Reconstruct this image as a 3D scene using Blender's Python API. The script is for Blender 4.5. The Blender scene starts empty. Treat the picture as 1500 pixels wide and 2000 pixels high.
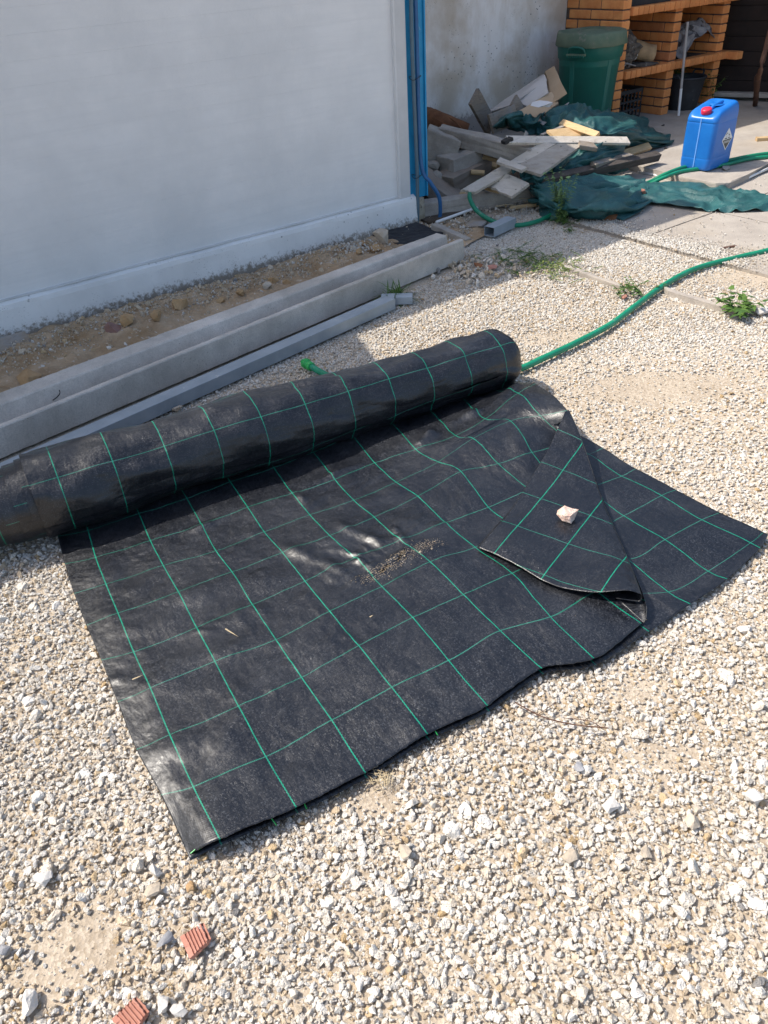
import bpy, bmesh, math, random
import numpy as np
from mathutils import Vector, Matrix, noise as mnoise
rnd = random.Random(7); nr = np.random.default_rng(11)
sc = bpy.context.scene; COL = sc.collection
R_ = math.radians

# ------------------------------------------------------------------ camera
F, CX, CY, CAMH = 1502., 750., 1000., 1.55
dn = np.array([130., -2010., -F]); up = -dn/np.linalg.norm(dn)
fw = np.array([0, 0, -1.]); yv = fw-up*(fw@up); yv /= np.linalg.norm(yv); xv = np.cross(yv, up)
RM = np.array([xv, yv, up])
cam = bpy.data.cameras.new('camera'); camo = bpy.data.objects.new('camera', cam); COL.objects.link(camo)
camo.matrix_world = Matrix.Translation((0, 0, CAMH)) @ Matrix(RM.tolist()).to_4x4()
cam.sensor_fit = 'VERTICAL'; cam.sensor_height = 24; cam.lens = 24*F/2000; cam.clip_end = 200; cam.clip_start = .05
sc.camera = camo
# ------------------------------------------------------------------ light
SUN_EL, SUN_AZ = R_(52), math.atan2(.108, -.994)      # direction TOWARDS the sun
w = bpy.data.worlds.new('World'); sc.world = w; w.use_nodes = True
nt = w.node_tree; bg = nt.nodes['Background']; sky = nt.nodes.new('ShaderNodeTexSky'); sky.sky_type = 'NISHITA'
sky.sun_disc = False; sky.sun_elevation = SUN_EL; sky.sun_rotation = math.pi/2-SUN_AZ
sky.air_density = 1.0; sky.dust_density = 2.5; sky.ozone_density = 1
nt.links.new(sky.outputs[0], bg.inputs[0]); bg.inputs[1].default_value = .15
sl = bpy.data.lights.new('sun', 'SUN'); sl.energy = 3.7; sl.angle = R_(.5); sl.color = (1, .94, .85)
so = bpy.data.objects.new('sun', sl); COL.objects.link(so)
sd = Vector((math.cos(SUN_AZ)*math.cos(SUN_EL), math.sin(SUN_AZ)*math.cos(SUN_EL), math.sin(SUN_EL)))
so.rotation_euler = sd.to_track_quat('Z', 'Y').to_euler(); so.location = (-4, 1, 6)
vs = sc.view_settings; vs.view_transform = 'Standard'; vs.look = 'None'; vs.gamma = 1; vs.exposure = .66; vs.use_curve_mapping = False

# ------------------------------------------------------------------ site geometry
def G(px, py, z=0.):
    "point of the yard seen at a survey mark of the photo, at height z"
    d = RM @ np.array([(px-CX)/F, -(py-CY)/F, -1.]); t = (z-CAMH)/d[2]
    return d*t+np.array([0, 0, CAMH])
DA = R_(34.8)
WD = np.array([math.cos(DA), math.sin(DA), 0.]); WN = np.array([math.sin(DA), -math.cos(DA), 0.])
WP = G(808, 435)
def L(s, o, z=0.): return WP+s*WD+o*WN+np.array([0, 0, z])
ZUP = np.array([0, 0, 1.])

# ------------------------------------------------------------------ object helpers
def tag(o, label=None, cat=None, group=None, kind=None):
    if label: o['label'] = label
    if cat: o['category'] = cat
    if group: o['group'] = group
    if kind: o['kind'] = kind
    return o
def thing(name, label, cat, loc, group=None):
    o = bpy.data.objects.new(name, None); COL.objects.link(o); o.location = [float(c) for c in loc]; o.empty_display_size = .05
    return tag(o, label, cat, group)
def wloc(o):
    v = Vector(o.location)
    while o.parent: o = o.parent; v += Vector(o.location)
    return v
def mk(name, V, Fc, mat, parent=None, smooth=False, uv=None, base=None):
    V = np.asarray(V, float)
    if base is None: base = np.array(wloc(parent)) if parent else V.mean(0)*[1, 1, 0]+[0, 0, V[:, 2].min()]
    base = np.asarray(base, float)
    me = bpy.data.meshes.new(name); me.from_pydata((V-base).tolist(), [], Fc); me.validate()
    if mat: me.materials.append(mat)
    if smooth: me.shade_smooth()
    if uv is not None:
        ul = me.uv_layers.new(name='UVMap'); idx = np.empty(len(me.loops), int); me.loops.foreach_get('vertex_index', idx)
        ul.data.foreach_set('uv', np.asarray(uv)[idx].astype(np.float32).ravel())
    o = bpy.data.objects.new(name, me); COL.objects.link(o)
    if parent: o.parent = parent; pb = np.array(wloc(parent)); o.location = (base-pb).tolist()
    else: o.location = base.tolist()
    return o
def inst(name, me, M4, parent=None):
    o = bpy.data.objects.new(name, me); COL.objects.link(o)
    if parent: o.parent = parent; M4 = Matrix.Translation(-wloc(parent)) @ M4
    o.matrix_basis = M4; return o
def join(*parts):
    V = []; Fc = []; n = 0
    for v, f in parts:
        v = np.asarray(v); V.append(v); Fc += [tuple(i+n for i in q) for q in f]; n += len(v)
    return np.vstack(V), Fc
def nz(p, s, seed=0.): return mnoise.noise(Vector((p[0]*s+seed, p[1]*s+seed*1.7, p[2]*s-seed)))
def jitter(V, amp, s, seed=0.):
    V = np.array(V, float)
    for i, p in enumerate(V):
        V[i] += amp*np.array(mnoise.noise_vector(Vector((p[0]*s+seed, p[1]*s, p[2]*s))))
    return V
def norm(v): v = np.asarray(v, float); return v/np.linalg.norm(v)
def frame(p1, p2, n):
    x = norm(np.array(p2)-p1); y = norm(np.cross(n, x)); z = np.cross(x, y); return x, y, z
def plank(p1, p2, w, t, n=ZUP, seg=8, bev=.003, warp=.002, rag=0., seed=None, taper=1.):
    "a board lying from p1 to p2 (centre of its top face), width w, thickness t, top face normal n"
    p1 = np.array(p1, float); p2 = np.array(p2, float); x, y, z = frame(p1, p2, n)
    sd_ = rnd.random()*50 if seed is None else seed
    b = min(bev, t*.4)
    prof = [(-w/2+b, 0), (w/2-b, 0), (w/2, -b), (w/2, -t+b), (w/2-b, -t), (-w/2+b, -t), (-w/2, -t+b), (-w/2, -b)]
    V = []; Fc = []; m = 8
    for i in range(seg+1):
        a = i/seg; c = p1+(p2-p1)*a; k = 1+(taper-1)*a
        for j, (u, v) in enumerate(prof):
            q = c+y*u*k+z*v
            if rag and i in (0, seg): q = q+x*(rag*nz((u*30+sd_, v*30, i), 1.3)*2)
            V.append(q+z*warp*nz((a*3, u*4+sd_, 0), 1.)+y*warp*nz((a*2+9, sd_, 0), 1.))
    for i in range(seg):
        for j in range(m): Fc.append((i*m+j, (i+1)*m+j, (i+1)*m+(j+1) % m, i*m+(j+1) % m))
    Fc.append(tuple(range(m))); Fc.append(tuple(range(seg*m+m-1, seg*m-1, -1)))
    return np.array(V), Fc
def box(c, ex, ey, ez):
    "c centre, half-extent vectors"
    c, ex, ey, ez = map(lambda a: np.array(a, float), (c, ex, ey, ez))
    V = [c+i*ex+j*ey+k*ez for k in (-1, 1) for j in (-1, 1) for i in (-1, 1)]
    return np.array(V), [(0, 2, 3, 1), (4, 5, 7, 6), (0, 1, 5, 4), (2, 6, 7, 3), (0, 4, 6, 2), (1, 3, 7, 5)]
def lbox(s0, s1, o0, o1, z0, z1): return box(L((s0+s1)/2, (o0+o1)/2, (z0+z1)/2), WD*(s1-s0)/2, WN*(o1-o0)/2, ZUP*(z1-z0)/2)
def cat_rom(P, n):
    P = np.asarray(P, float); P = np.vstack([2*P[0]-P[1], P, 2*P[-1]-P[-2]]); out = []
    for i in range(1, len(P)-2):
        for t in np.linspace(0, 1, n, endpoint=False):
            a, b, c, d = P[i-1:i+3]
            out.append(.5*((2*b)+(c-a)*t+(2*a-5*b+4*c-d)*t*t+(3*b-a-3*c+d)*t**3))
    out.append(P[-2]); return np.array(out)
def tube(path, r, n=12, smooth_n=0, caps=True, ribs=0):
    P = cat_rom(path, smooth_n) if smooth_n else np.asarray(path, float)
    T = np.gradient(P, axis=0); V = []; Fc = []
    ref = np.array([.13, .21, 1.]); rr = r if hasattr(r, '__len__') else None
    for i, p in enumerate(P):
        t = norm(T[i]); a = norm(np.cross(ref, t)) if abs(norm(ref)@t) < .97 else norm(np.cross([1., .1, 0], t)); b = np.cross(t, a)
        q = (np.interp(i/(len(P)-1), np.linspace(0, 1, len(rr)), rr) if rr is not None else r)
        if ribs and i % 2: q *= 1-ribs
        for j in range(n):
            an = 2*math.pi*j/n; V.append(p+q*(math.cos(an)*a+math.sin(an)*b))
    for i in range(len(P)-1):
        for j in range(n): Fc.append((i*n+j, i*n+(j+1) % n, (i+1)*n+(j+1) % n, (i+1)*n+j))
    if caps: Fc.append(tuple(range(n-1, -1, -1))); Fc.append(tuple(range((len(P)-1)*n, len(P)*n)))
    return np.array(V), Fc
def lathe(c, prof, n=24, axis=ZUP, xa=None, sq=0.):
    axis = norm(axis); a = norm(np.cross(axis, [.3, 1, .1])) if xa is None else norm(xa); b = np.cross(axis, a); V = []; Fc = []
    for r, h in prof:
        for j in range(n):
            t = 2*math.pi*j/n; k = 1+sq*abs(math.sin(2*t))**2
            V.append(np.array(c)+axis*h+r*k*(math.cos(t)*a+math.sin(t)*b))
    m = len(prof)
    for i in range(m-1):
        for j in range(n): Fc.append((i*n+j, i*n+(j+1) % n, (i+1)*n+(j+1) % n, (i+1)*n+j))
    return np.array(V), Fc
def cap(V, Fc, n, first=True, last=True):
    if first: Fc.append(tuple(range(n-1, -1, -1)))
    if last: Fc.append(tuple(range(len(V)-n, len(V))))
    return V, Fc
def hull(pts):
    bm = bmesh.new()
    for p in pts: bm.verts.new(p)
    r = bmesh.ops.convex_hull(bm, input=bm.verts); bmesh.ops.delete(bm, geom=[g for g in r['geom_interior'] if isinstance(g, bmesh.types.BMVert)], context='VERTS')
    bm.verts.ensure_lookup_table(); bm.verts.index_update()
    V = np.array([v.co[:] for v in bm.verts]); Fc = [tuple(v.index for v in f.verts) for f in bm.faces]; bm.free(); return V, Fc
def rockmesh(seed, n=14, dims=(1, .8, .6), cubic=.55):
    g = np.random.default_rng(seed); P = g.normal(size=(n, 3)); P /= np.linalg.norm(P, axis=1)[:, None]
    m = np.abs(P).max(1)[:, None]; P = P*(1-cubic)+cubic*P/m*.85; P *= g.uniform(.78, 1.05, (n, 1)); return hull(P*np.array(dims)*.5)
def roughen(V, Fc, cuts, amp, s, seed=0, sharp=None):
    "subdivide a closed mesh and displace it"
    bm = bmesh.new(); vv = [bm.verts.new(v) for v in V]
    for f in Fc:
        try: bm.faces.new([vv[i] for i in f])
        except ValueError: pass
    if sharp: bmesh.ops.bevel(bm, geom=bm.edges[:], offset=sharp, segments=2, affect='EDGES', profile=.6, clamp_overlap=True)
    bmesh.ops.triangulate(bm, faces=bm.faces)
    for c in range(cuts):
        bmesh.ops.subdivide_edges(bm, edges=bm.edges, cuts=1, use_grid_fill=True)
    bm.normal_update(); bm.verts.index_update()
    V = np.array([v.co[:] for v in bm.verts]); N = np.array([v.normal[:] for v in bm.verts])
    for i in range(len(V)):
        V[i] += N[i]*amp*(nz(V[i], s, seed)+.5*nz(V[i], s*2.7, seed+3))
    Fc = [tuple(v.index for v in f.verts) for f in bm.faces]; bm.free(); return V, Fc
def chunk(c, ex, ey, ez, seed, amp=.006, bev=.012, s=14, cuts=2, skew=.12):
    g = np.random.default_rng(seed); V, Fc = box((0, 0, 0), ex, ey, ez)
    V = V*(1+g.uniform(-skew, skew, (8, 1)))
    V, Fc = roughen(V, Fc, cuts, amp, s, seed, bev); return V+np.array(c), Fc
def grid_faces(nu, nv): return [(i*nv+j, (i+1)*nv+j, (i+1)*nv+j+1, i*nv+j+1) for i in range(nu-1) for j in range(nv-1)]
def crm_matrix(n, k):
    "rows: samples, cols: control weights for catmull-rom through n points, k samples per span"
    out = []
    for t in np.linspace(0, n-1, (n-1)*k+1):
        i = min(int(t), n-2); f = t-i; wgt = np.zeros(n+2)
        c = np.array([-f+2*f*f-f**3, 2-5*f*f+3*f**3, f+4*f*f-3*f**3, -f*f+f**3])*.5
        wgt[i:i+4] += c; r = wgt[1:-1].copy()
        r[0] += 2*wgt[0]; r[1] -= wgt[0]; r[-1] += 2*wgt[-1]; r[-2] -= wgt[-1]; out.append(r)
    return np.array(out)
def patch(ctrl, ku, kv):
    C = np.asarray(ctrl, float); A = crm_matrix(C.shape[0], ku); B = crm_matrix(C.shape[1], kv)
    return np.einsum('ai,ijd,bj->abd', A, C, B)
def two_sided(V, nu, nv, th):
    "give a sheet grid thickness"
    P = V.reshape(nu, nv, 3); du = np.gradient(P, axis=0); dv = np.gradient(P, axis=1); N = np.cross(du, dv); N /= np.linalg.norm(N, axis=2)[..., None]+1e-9
    A = P.reshape(-1, 3); B = (P-N*th).reshape(-1, 3); n = nu*nv; Fc = grid_faces(nu, nv); G2 = [tuple(reversed([i+n for i in f])) for f in Fc]
    rim = [(i*nv, (i+1)*nv) for i in range(nu-1)]+[((i+1)*nv+nv-1, i*nv+nv-1) for i in range(nu-1)]+[(j+1, j) for j in range(nv-1)]+[((nu-1)*nv+j, (nu-1)*nv+j+1) for j in range(nv-1)]
    return np.vstack([A, B]), Fc+G2+[(b, a, a+n, b+n) for a, b in rim]

# ------------------------------------------------------------------ materials
class NB:
    def __init__(s, name):
        s.m = bpy.data.materials.new(name); s.m.use_nodes = True; s.t = s.m.node_tree; s.b = s.t.nodes['Principled BSDF']; s._c = None
    def n(s, typ, **kw):
        x = s.t.nodes.new('ShaderNode'+typ)
        for k, v in kw.items():
            if k.startswith('i_'):
                x.inputs[k[2:].replace('_', ' ')].default_value = v
            else: setattr(x, k, v)
        return x
    def l(s, a, b): s.t.links.new(a, b)
    def co(s, kind='Object'):
        if s._c is None: s._c = s.n('TexCoord')
        return s._c.outputs[kind]
    def noise(s, scale, detail=4, rough=.55, src=None, stretch=None, dist=0.):
        x = s.n('TexNoise'); x.inputs['Scale'].default_value = scale; x.inputs['Detail'].default_value = detail; x.inputs['Roughness'].default_value = rough; x.inputs['Distortion'].default_value = dist
        v = src or s.co()
        if stretch:
            mp = s.n('Mapping'); mp.inputs['Scale'].default_value = stretch
            if len(stretch) and stretch is not None: pass
            s.l(v, mp.inputs[0]); v = mp.outputs[0]
        s.l(v, x.inputs['Vector']); return x.outputs['Fac']
    def ramp(s, fac, stops):
        r = s.n('ValToRGB'); e = r.color_ramp.elements
        while len(e) < len(stops): e.new(.5)
        for el, (p, c) in zip(e, stops): el.position = p; el.color = (*c, 1) if hasattr(c, '__len__') else (c, c, c, 1)
        s.l(fac, r.inputs[0]); return r.outputs[0]
    def mix(s, fac, a, b, mode='MIX'):
        x = s.n('Mix', data_type='RGBA', blend_type=mode)
        for sock, v in ((0, fac), (6, a), (7, b)):
            if hasattr(v, 'is_linked') or hasattr(v, 'node'): s.l(v, x.inputs[sock])
            elif sock == 0: x.inputs[0].default_value = v
            else: x.inputs[sock].default_value = (*v, 1)
        return x.outputs[2]
    def math(s, op, a, b=None, c=None, clamp=False):
        x = s.n('Math', operation=op, use_clamp=clamp)
        for i, v in enumerate((a, b, c)):
            if v is None: continue
            if hasattr(v, 'node'): s.l(v, x.inputs[i])
            else: x.inputs[i].default_value = v
        return x.outputs[0]
    def bump(s, h, dist, strength=1., prev=None):
        b = s.n('Bump'); b.inputs['Distance'].default_value = dist; b.inputs['Strength'].default_value = strength
        s.l(h, b.inputs['Height'])
        if prev: s.l(prev, b.inputs['Normal'])
        return b.outputs[0]
    def out(s, col=None, rough=.8, normal=None, metal=0., spec=.5):
        if col is not None:
            if hasattr(col, 'node'): s.l(col, s.b.inputs['Base Color'])
            else: s.b.inputs['Base Color'].default_value = (*col, 1)
        if hasattr(rough, 'node'): s.l(rough, s.b.inputs['Roughness'])
        else: s.b.inputs['Roughness'].default_value = rough
        s.b.inputs['Metallic'].default_value = metal; s.b.inputs['Specular IOR Level'].default_value = spec
        if normal: s.l(normal, s.b.inputs['Normal'])
        return s.m
def simple(name, c1, c2, scale=6, rough=.8, bump=.002, bscale=60, metal=0., spec=.4, detail=6, stretch=None, spots=None):
    b = NB(name); f = b.noise(scale, detail, .6, stretch=stretch); col = b.ramp(f, [(.3, c1), (.7, c2)])
    if spots:
        f2 = b.noise(spots[1], 5, .7); col = b.mix(b.ramp(f2, [(spots[2], 0.), (spots[2]+.06, 1.)]), col, spots[0])
    oi = b.n('ObjectInfo'); v = b.math('MULTIPLY_ADD', oi.outputs['Random'], .24, .88)
    hs = b.n('HueSaturation'); b.l(v, hs.inputs['Value']); b.l(col, hs.inputs['Color'])
    return b.out(hs.outputs[0], rough, b.bump(b.noise(bscale, 6, .65, stretch=stretch), bump) if bump else None, metal, spec)

def wood(name, c1, c2, along=(1, 1, 1), rough=.8, weather=None):
    b = NB(name); f = b.noise(14, 7, .65, stretch=along, dist=.4); col = b.ramp(f, [(.28, c1), (.72, c2)])
    if weather: col = b.mix(b.ramp(b.noise(5, 5, .6), [(.45, 0.), (.6, 1.)]), col, weather)
    dk = tuple(c*.38 for c in c1); col = b.mix(b.ramp(b.noise(17, 7, .75), [(.56, 0.), (.70, .75)]), col, dk)
    vo = b.n('TexVoronoi'); vo.inputs['Scale'].default_value = 13; b.l(b.co(), vo.inputs['Vector']); col = b.mix(b.ramp(vo.outputs['Distance'], [(.06, .8), (.11, 0.)]), col, dk)
    oi = b.n('ObjectInfo'); hs = b.n('HueSaturation'); b.l(b.math('MULTIPLY_ADD', oi.outputs['Random'], .45, .72), hs.inputs['Value']); b.l(col, hs.inputs['Color'])
    return b.out(hs.outputs[0], rough, b.bump(b.noise(50, 6, .75, stretch=along), .004), 0, .25)

def m_gravel(k, c1, c2):
    b = NB('gravel_stone_'+k); oi = b.n('ObjectInfo'); col = b.ramp(oi.outputs['Random'], [(0, c1), (1, c2)])
    f = b.noise(1.7, 4, .6); col = b.mix(b.ramp(f, [(.35, .0), (.7, .25)]), col, (.50, .39, .27))
    return b.out(col, .9, b.bump(b.noise(4, 4, .6), .05, .6), 0, .15)
GCLS = [('dark', (.205, .200, .195), (.353, .344, .335)), ('grey', (.539, .493, .432), (.651, .600, .530)), ('beige', (.614, .530, .423), (.716, .632, .525)), ('pale', (.698, .632, .535), (.781, .721, .628)), ('white', (.753, .707, .632), (.828, .790, .721)), ('sand', (.558, .437, .298), (.670, .558, .419)), ('ochre', (.502, .353, .186), (.632, .484, .307))]
def m_ground():
    b = NB('sandy_soil'); p = b.co('Object')
    col = b.ramp(b.noise(3, 8, .65), [(.3, (.32, .26, .19)), (.5, (.42, .35, .265)), (.7, (.52, .45, .355))])
    vo = b.n('TexVoronoi'); vo.inputs['Scale'].default_value = 130; b.l(p, vo.inputs['Vector'])
    col = b.mix(.55, col, b.ramp(vo.outputs['Color'], [(.1, (.26, .20, .14)), (.8, (.56, .48, .38))]), 'MIX')
    n1 = b.bump(vo.outputs['Distance'], .003, .5); return b.out(col, .95, b.bump(b.noise(220, 4, .7), .002, 1, n1), 0, .1)
def m_concrete(name, base, dark, pit=1., stain=(.34, .30, .25)):
    b = NB(name); col = b.ramp(b.noise(4, 9, .65), [(.3, dark), (.65, base)])
    col = b.mix(b.ramp(b.noise(1.3, 5, .6), [(.48, 0.), (.62, .6)]), col, stain)
    vo = b.n('TexVoronoi'); vo.inputs['Scale'].default_value = 70; b.l(b.co(), vo.inputs['Vector'])
    pits = b.ramp(vo.outputs['Distance'], [(.06, 1.), (.14, 0.)]); pm = b.math('MULTIPLY', pits, b.ramp(b.noise(9, 3), [(.5, 0.), (.56, pit)]))
    col = b.mix(pm, col, (.10, .09, .08)); col = b.mix(b.ramp(b.noise(170, 3, .7), [(.4, 0.), (.75, .35)]), col, (.16, .15, .14))
    n = b.bump(pm, -.004, .7); return b.out(col, .92, b.bump(b.noise(110, 6, .7), .003, .8, n), 0, .2)
def m_wallpaint(name, c1, c2, stainz=None, stainc=(.30, .24, .16), speck=.0, wide=1.):
    b = NB(name); g = b.n('NewGeometry'); pos = g.outputs['Position']
    col = b.ramp(b.noise(2.2*wide, 7, .6, src=pos), [(.36, c1), (.60, c2)])
    col = b.mix(b.ramp(b.noise(9, 6, .65, src=pos, stretch=((1, 1, .35) if speck else (.22, .22, 3.2))), [(.45, 0.), (.75, .6)]), col, c1)
    if stainz is not None:
        xyz = b.n('SeparateXYZ'); b.l(pos, xyz.inputs[0]); n_ = b.noise(38, 9, .8, src=pos)
        zz = b.math('ADD', xyz.outputs[2], b.math('MULTIPLY', b.math('SUBTRACT', n_, .5), .26))
        mask = b.ramp(zz, [(stainz, 1.), (stainz+.035, 0.)]); col = b.mix(b.math('MULTIPLY', mask, .9), col, stainc)
    if speck:
        vo = b.n('TexVoronoi'); vo.inputs['Scale'].default_value = 26; b.l(pos, vo.inputs['Vector'])
        sm = b.math('MULTIPLY', b.ramp(vo.outputs['Distance'], [(.10, 1.), (.17, 0.)]), b.ramp(b.noise(2.4, 4, .6, src=pos), [(.5, 0.), (.6, speck)]))
        vo2 = b.n('TexVoronoi'); vo2.inputs['Scale'].default_value = 90; b.l(pos, vo2.inputs['Vector'])
        s2 = b.math('MULTIPLY', b.ramp(vo2.outputs['Distance'], [(.12, 1.), (.25, 0.)]), b.ramp(b.noise(5, 4, .7, src=pos), [(.53, 0.), (.63, speck*.9)]))
        col = b.mix(b.math('MAXIMUM', sm, s2), col, (.09, .085, .08))
    return b.out(col, .75, b.bump(b.noise(70, 6, .65, src=pos), .0015, .8, b.bump(b.noise(7, 4, .5, src=pos), .008, .5)), 0, .3)
SPU, SPV = .1705, .165
def m_mat(name='woven_black', dust=1.):
    "UV is in grid cells: whole numbers are the green marker threads"
    b = NB(name); uv = b.co('UV'); sx = b.n('SeparateXYZ'); b.l(uv, sx.inputs[0]); u, v = sx.outputs[0], sx.outputs[1]
    def line(x, wid):
        d = b.math('ABSOLUTE', b.math('SUBTRACT', b.math('FRACT', b.math('ADD', x, .5)), .5)); return b.math('LESS_THAN', d, wid)
    wob = b.math('MULTIPLY', b.math('SINE', b.math('MULTIPLY', v, 190.)), .0025)
    lu = line(b.math('ADD', u, wob), .0085); lv = line(v, .0075)
    thread = b.math('GREATER_THAN', b.math('SINE', b.math('MULTIPLY', u, 260.)), -.25); lvp = b.math('MULTIPLY', lv, b.math('MULTIPLY_ADD', thread, .45, .3))
    # weave: flat tapes, glints painted as paler colour on random crossings
    cmb = b.n('CombineXYZ'); b.l(b.math('MULTIPLY', u, SPU), cmb.inputs[0]); b.l(b.math('MULTIPLY', v, SPV), cmb.inputs[1]); sheetc = cmb.outputs[0]
    cell = b.n('CombineXYZ'); b.l(b.math('FLOOR', b.math('MULTIPLY', u, SPU/.0027)), cell.inputs[0]); b.l(b.math('FLOOR', b.math('MULTIPLY', v, SPV/.0019)), cell.inputs[1])
    wn = b.n('TexWhiteNoise', noise_dimensions='2D'); b.l(cell.outputs[0], wn.inputs['Vector']); grain = wn.outputs['Value']
    patchy = b.ramp(b.noise(6, 6, .68, src=sheetc, dist=.6), [(.36, 0.), (.66, 1.)])
    dirt = b.ramp(b.noise(4.2, 8, .68, src=sheetc), [(.46, 0.), (.72, 1.)])
    streak = b.ramp(b.noise(9, 6, .75, src=sheetc, stretch=(7, .6, 1)), [(.5, 0.), (.78, 1.)])
    hi = b.ramp(grain, [(.0, (.003, .0035, .0055)), (.6, (.007, .008, .0105)), (.86, (.012, .0135, .018)), (1., (.06, .066, .078))])
    col = b.mix(b.math('MULTIPLY_ADD', patchy, .62, .22), (.004, .005, .008), hi)
    dcol = b.ramp(grain, [(0, (.016, .017, .0195)), (1, (.062, .064, .069))])
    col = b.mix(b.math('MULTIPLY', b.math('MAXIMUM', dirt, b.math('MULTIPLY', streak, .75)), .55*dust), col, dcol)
    speck = b.ramp(b.noise(150, 2, .5, src=sheetc), [(.765, 0.), (.79, .6)]); col = b.mix(speck, col, (.32, .25, .17))
    gcol = b.ramp(b.noise(40, 3, .6, src=sheetc), [(.3, (.0, .14, .085)), (.7, (.004, .27, .16))])
    col = b.mix(lvp, col, b.mix(b.ramp(b.noise(6, 4, .7, src=sheetc), [(.4, 0.), (.7, .75)]), gcol, (.10, .30, .25))); col = b.mix(lu, col, gcol)
    rough = b.math("MULTIPLY_ADD", grain, .17, .29)
    tape = b.math('MULTIPLY', b.math('SINE', b.math('MULTIPLY', u, 2*math.pi*SPU/.0054)), b.math('SINE', b.math('MULTIPLY', v, 2*math.pi*SPV/.0038)))
    n1 = b.bump(b.math('ADD', grain, b.math('MULTIPLY', tape, .5)), .00016, .8); n2 = b.bump(b.noise(11, 3, .5, src=sheetc, dist=.5), .02, .28, n1); n3 = b.bump(b.noise(30, 4, .55, src=sheetc, stretch=(1.6, .7, 1)), .004, .45, n2)
    return b.out(col, rough, n3, 0, .6)
MT = {}
MT['mat'] = m_mat()
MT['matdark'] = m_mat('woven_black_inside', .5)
GM = [m_gravel(*c) for c in GCLS]; MT['gravel'] = GM[3]; MT['ground'] = m_ground()
MT['conc'] = m_concrete('old_concrete', (.52, .46, .39), (.26, .23, .20))
MT['conc2'] = m_concrete('brown_concrete', (.40, .32, .25), (.20, .16, .13))
MT['beam'] = m_concrete('cast_concrete', (.72, .66, .585), (.43, .39, .34), 1., (.40, .35, .29))
MT['pave'] = m_concrete('yard_screed', (.44, .395, .34), (.33, .29, .25), .3, (.36, .30, .23))
MT['panel'] = m_wallpaint('white_boarding', (.71, .71, .70), (.80, .795, .78))
MT['plinth'] = m_wallpaint('whitewashed_plinth', (.70, .69, .67), (.80, .79, .765), .02, (.22, .185, .14), .6)
MT['plaster'] = m_wallpaint('stained_plaster', (.58, .49, .39), (.86, .82, .78), .2, (.30, .25, .22), 1., 1.0)
MT['blue'] = simple('blue_paint', (.012, .24, .46), (.02, .31, .56), 8, .45, .0008, 40, spots=((.35, .45, .5), 18, .66))
MT['whitepaint'] = simple('white_trim_paint', (.56, .56, .55), (.68, .67, .66), 5, .5, .001, 40, spots=((.3, .26, .2), 22, .70))
MT['cond_grey'] = simple('grey_blue_conduit', (.07, .12, .15), (.10, .16, .20), 8, .5, 0)
MT['cond_blue'] = simple('blue_conduit', (.02, .09, .22), (.03, .13, .30), 8, .4, 0)
MT['galv'] = simple('galvanised_steel', (.27, .315, .35), (.38, .43, .47), 7, .5, .0006, 60, .25, .5, spots=((.55, .55, .54), 30, .66))
MT['brick'] = simple('orange_brick', (.62, .20, .06), (.80, .35, .12), 9, .85, .0015, 90, spots=((.30, .13, .07), 14, .64))
MT['brickdk'] = simple('sooty_brick', (.42, .15, .06), (.58, .24, .10), 9, .85, .0015, 90)
MT['mortar'] = simple('grey_mortar', (.08, .055, .04), (.14, .10, .08), 20, .95, .002, 90)
MT['soot'] = simple('sooty_surface', (.03, .027, .025), (.10, .085, .075), 9, .95, .003, 80, spots=((.3, .28, .26), 12, .62))
MT['binbody'] = simple('green_bin_plastic', (.014, .12, .09), (.02, .16, .12), 4, .42, .0008, 30, spots=((.05, .16, .13), 20, .68))
MT['binlid'] = simple('mossy_lid_plastic', (.09, .15, .10), (.20, .24, .16), 5, .8, .002, 60, spots=((.22, .22, .17), 9, .58))
MT['jer'] = simple('blue_can_plastic', (.008, .135, .49), (.014, .18, .58), 7, .36, .0008, 26, spec=.5, spots=((.10, .27, .60), 22, .66))
MT['jerstrip'] = simple('pale_blue_stripe', (.16, .38, .85), (.2, .44, .9), 5, .35, 0)
MT['red'] = simple('red_cap_plastic', (.62, .02, .06), (.72, .03, .08), 5, .35, 0)
MT['labwhite'] = simple('label_white', (.75, .75, .74), (.8, .8, .79), 5, .5, 0)
MT['labdark'] = simple('label_black', (.06, .055, .045), (.10, .09, .07), 20, .5, 0)
MT['labgrey'] = simple('label_grey', (.3, .3, .29), (.4, .4, .38), 90, .5, 0)
MT['hose'] = simple('green_hose_rubber', (.004, .16, .085), (.012, .24, .13), 14, .42, .001, 60, spots=((.10, .22, .15), 12, .62))
MT['conn'] = simple('bright_green_plastic', (.02, .30, .06), (.03, .38, .09), 8, .35, 0)
MT['pvc'] = simple('white_pvc', (.66, .66, .65), (.76, .76, .75), 6, .4, 0, spots=((.4, .36, .3), 20, .65))
MT['plankgrey'] = wood('weathered_board', (.21, .165, .12), (.38, .31, .24), (.6, .6, 6), weather=(.28, .26, .24))
MT['plankwhite'] = wood('whitewashed_board', (.44, .385, .32), (.64, .58, .50), (.6, .6, 6), weather=(.50, .44, .36))
MT['plankraw'] = wood('raw_pine', (.55, .36, .17), (.72, .52, .30), (.6, .6, 6))
MT['plankdark'] = wood('dark_board', (.075, .06, .05), (.15, .13, .115), (.6, .6, 6))
MT['bark'] = simple('reddish_bark', (.16, .065, .03), (.30, .13, .06), 14, .9, .006, 40)
MT['log'] = simple('pale_log', (.30, .19, .10), (.46, .31, .17), 12, .9, .004, 50)
MT['cardboard'] = simple('grey_cardboard', (.48, .44, .40), (.60, .56, .52), 4, .85, .0005, 30)
MT['cardin'] = simple('tan_cardboard', (.42, .30, .19), (.52, .39, .26), 4, .85, .0005, 30)
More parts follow.
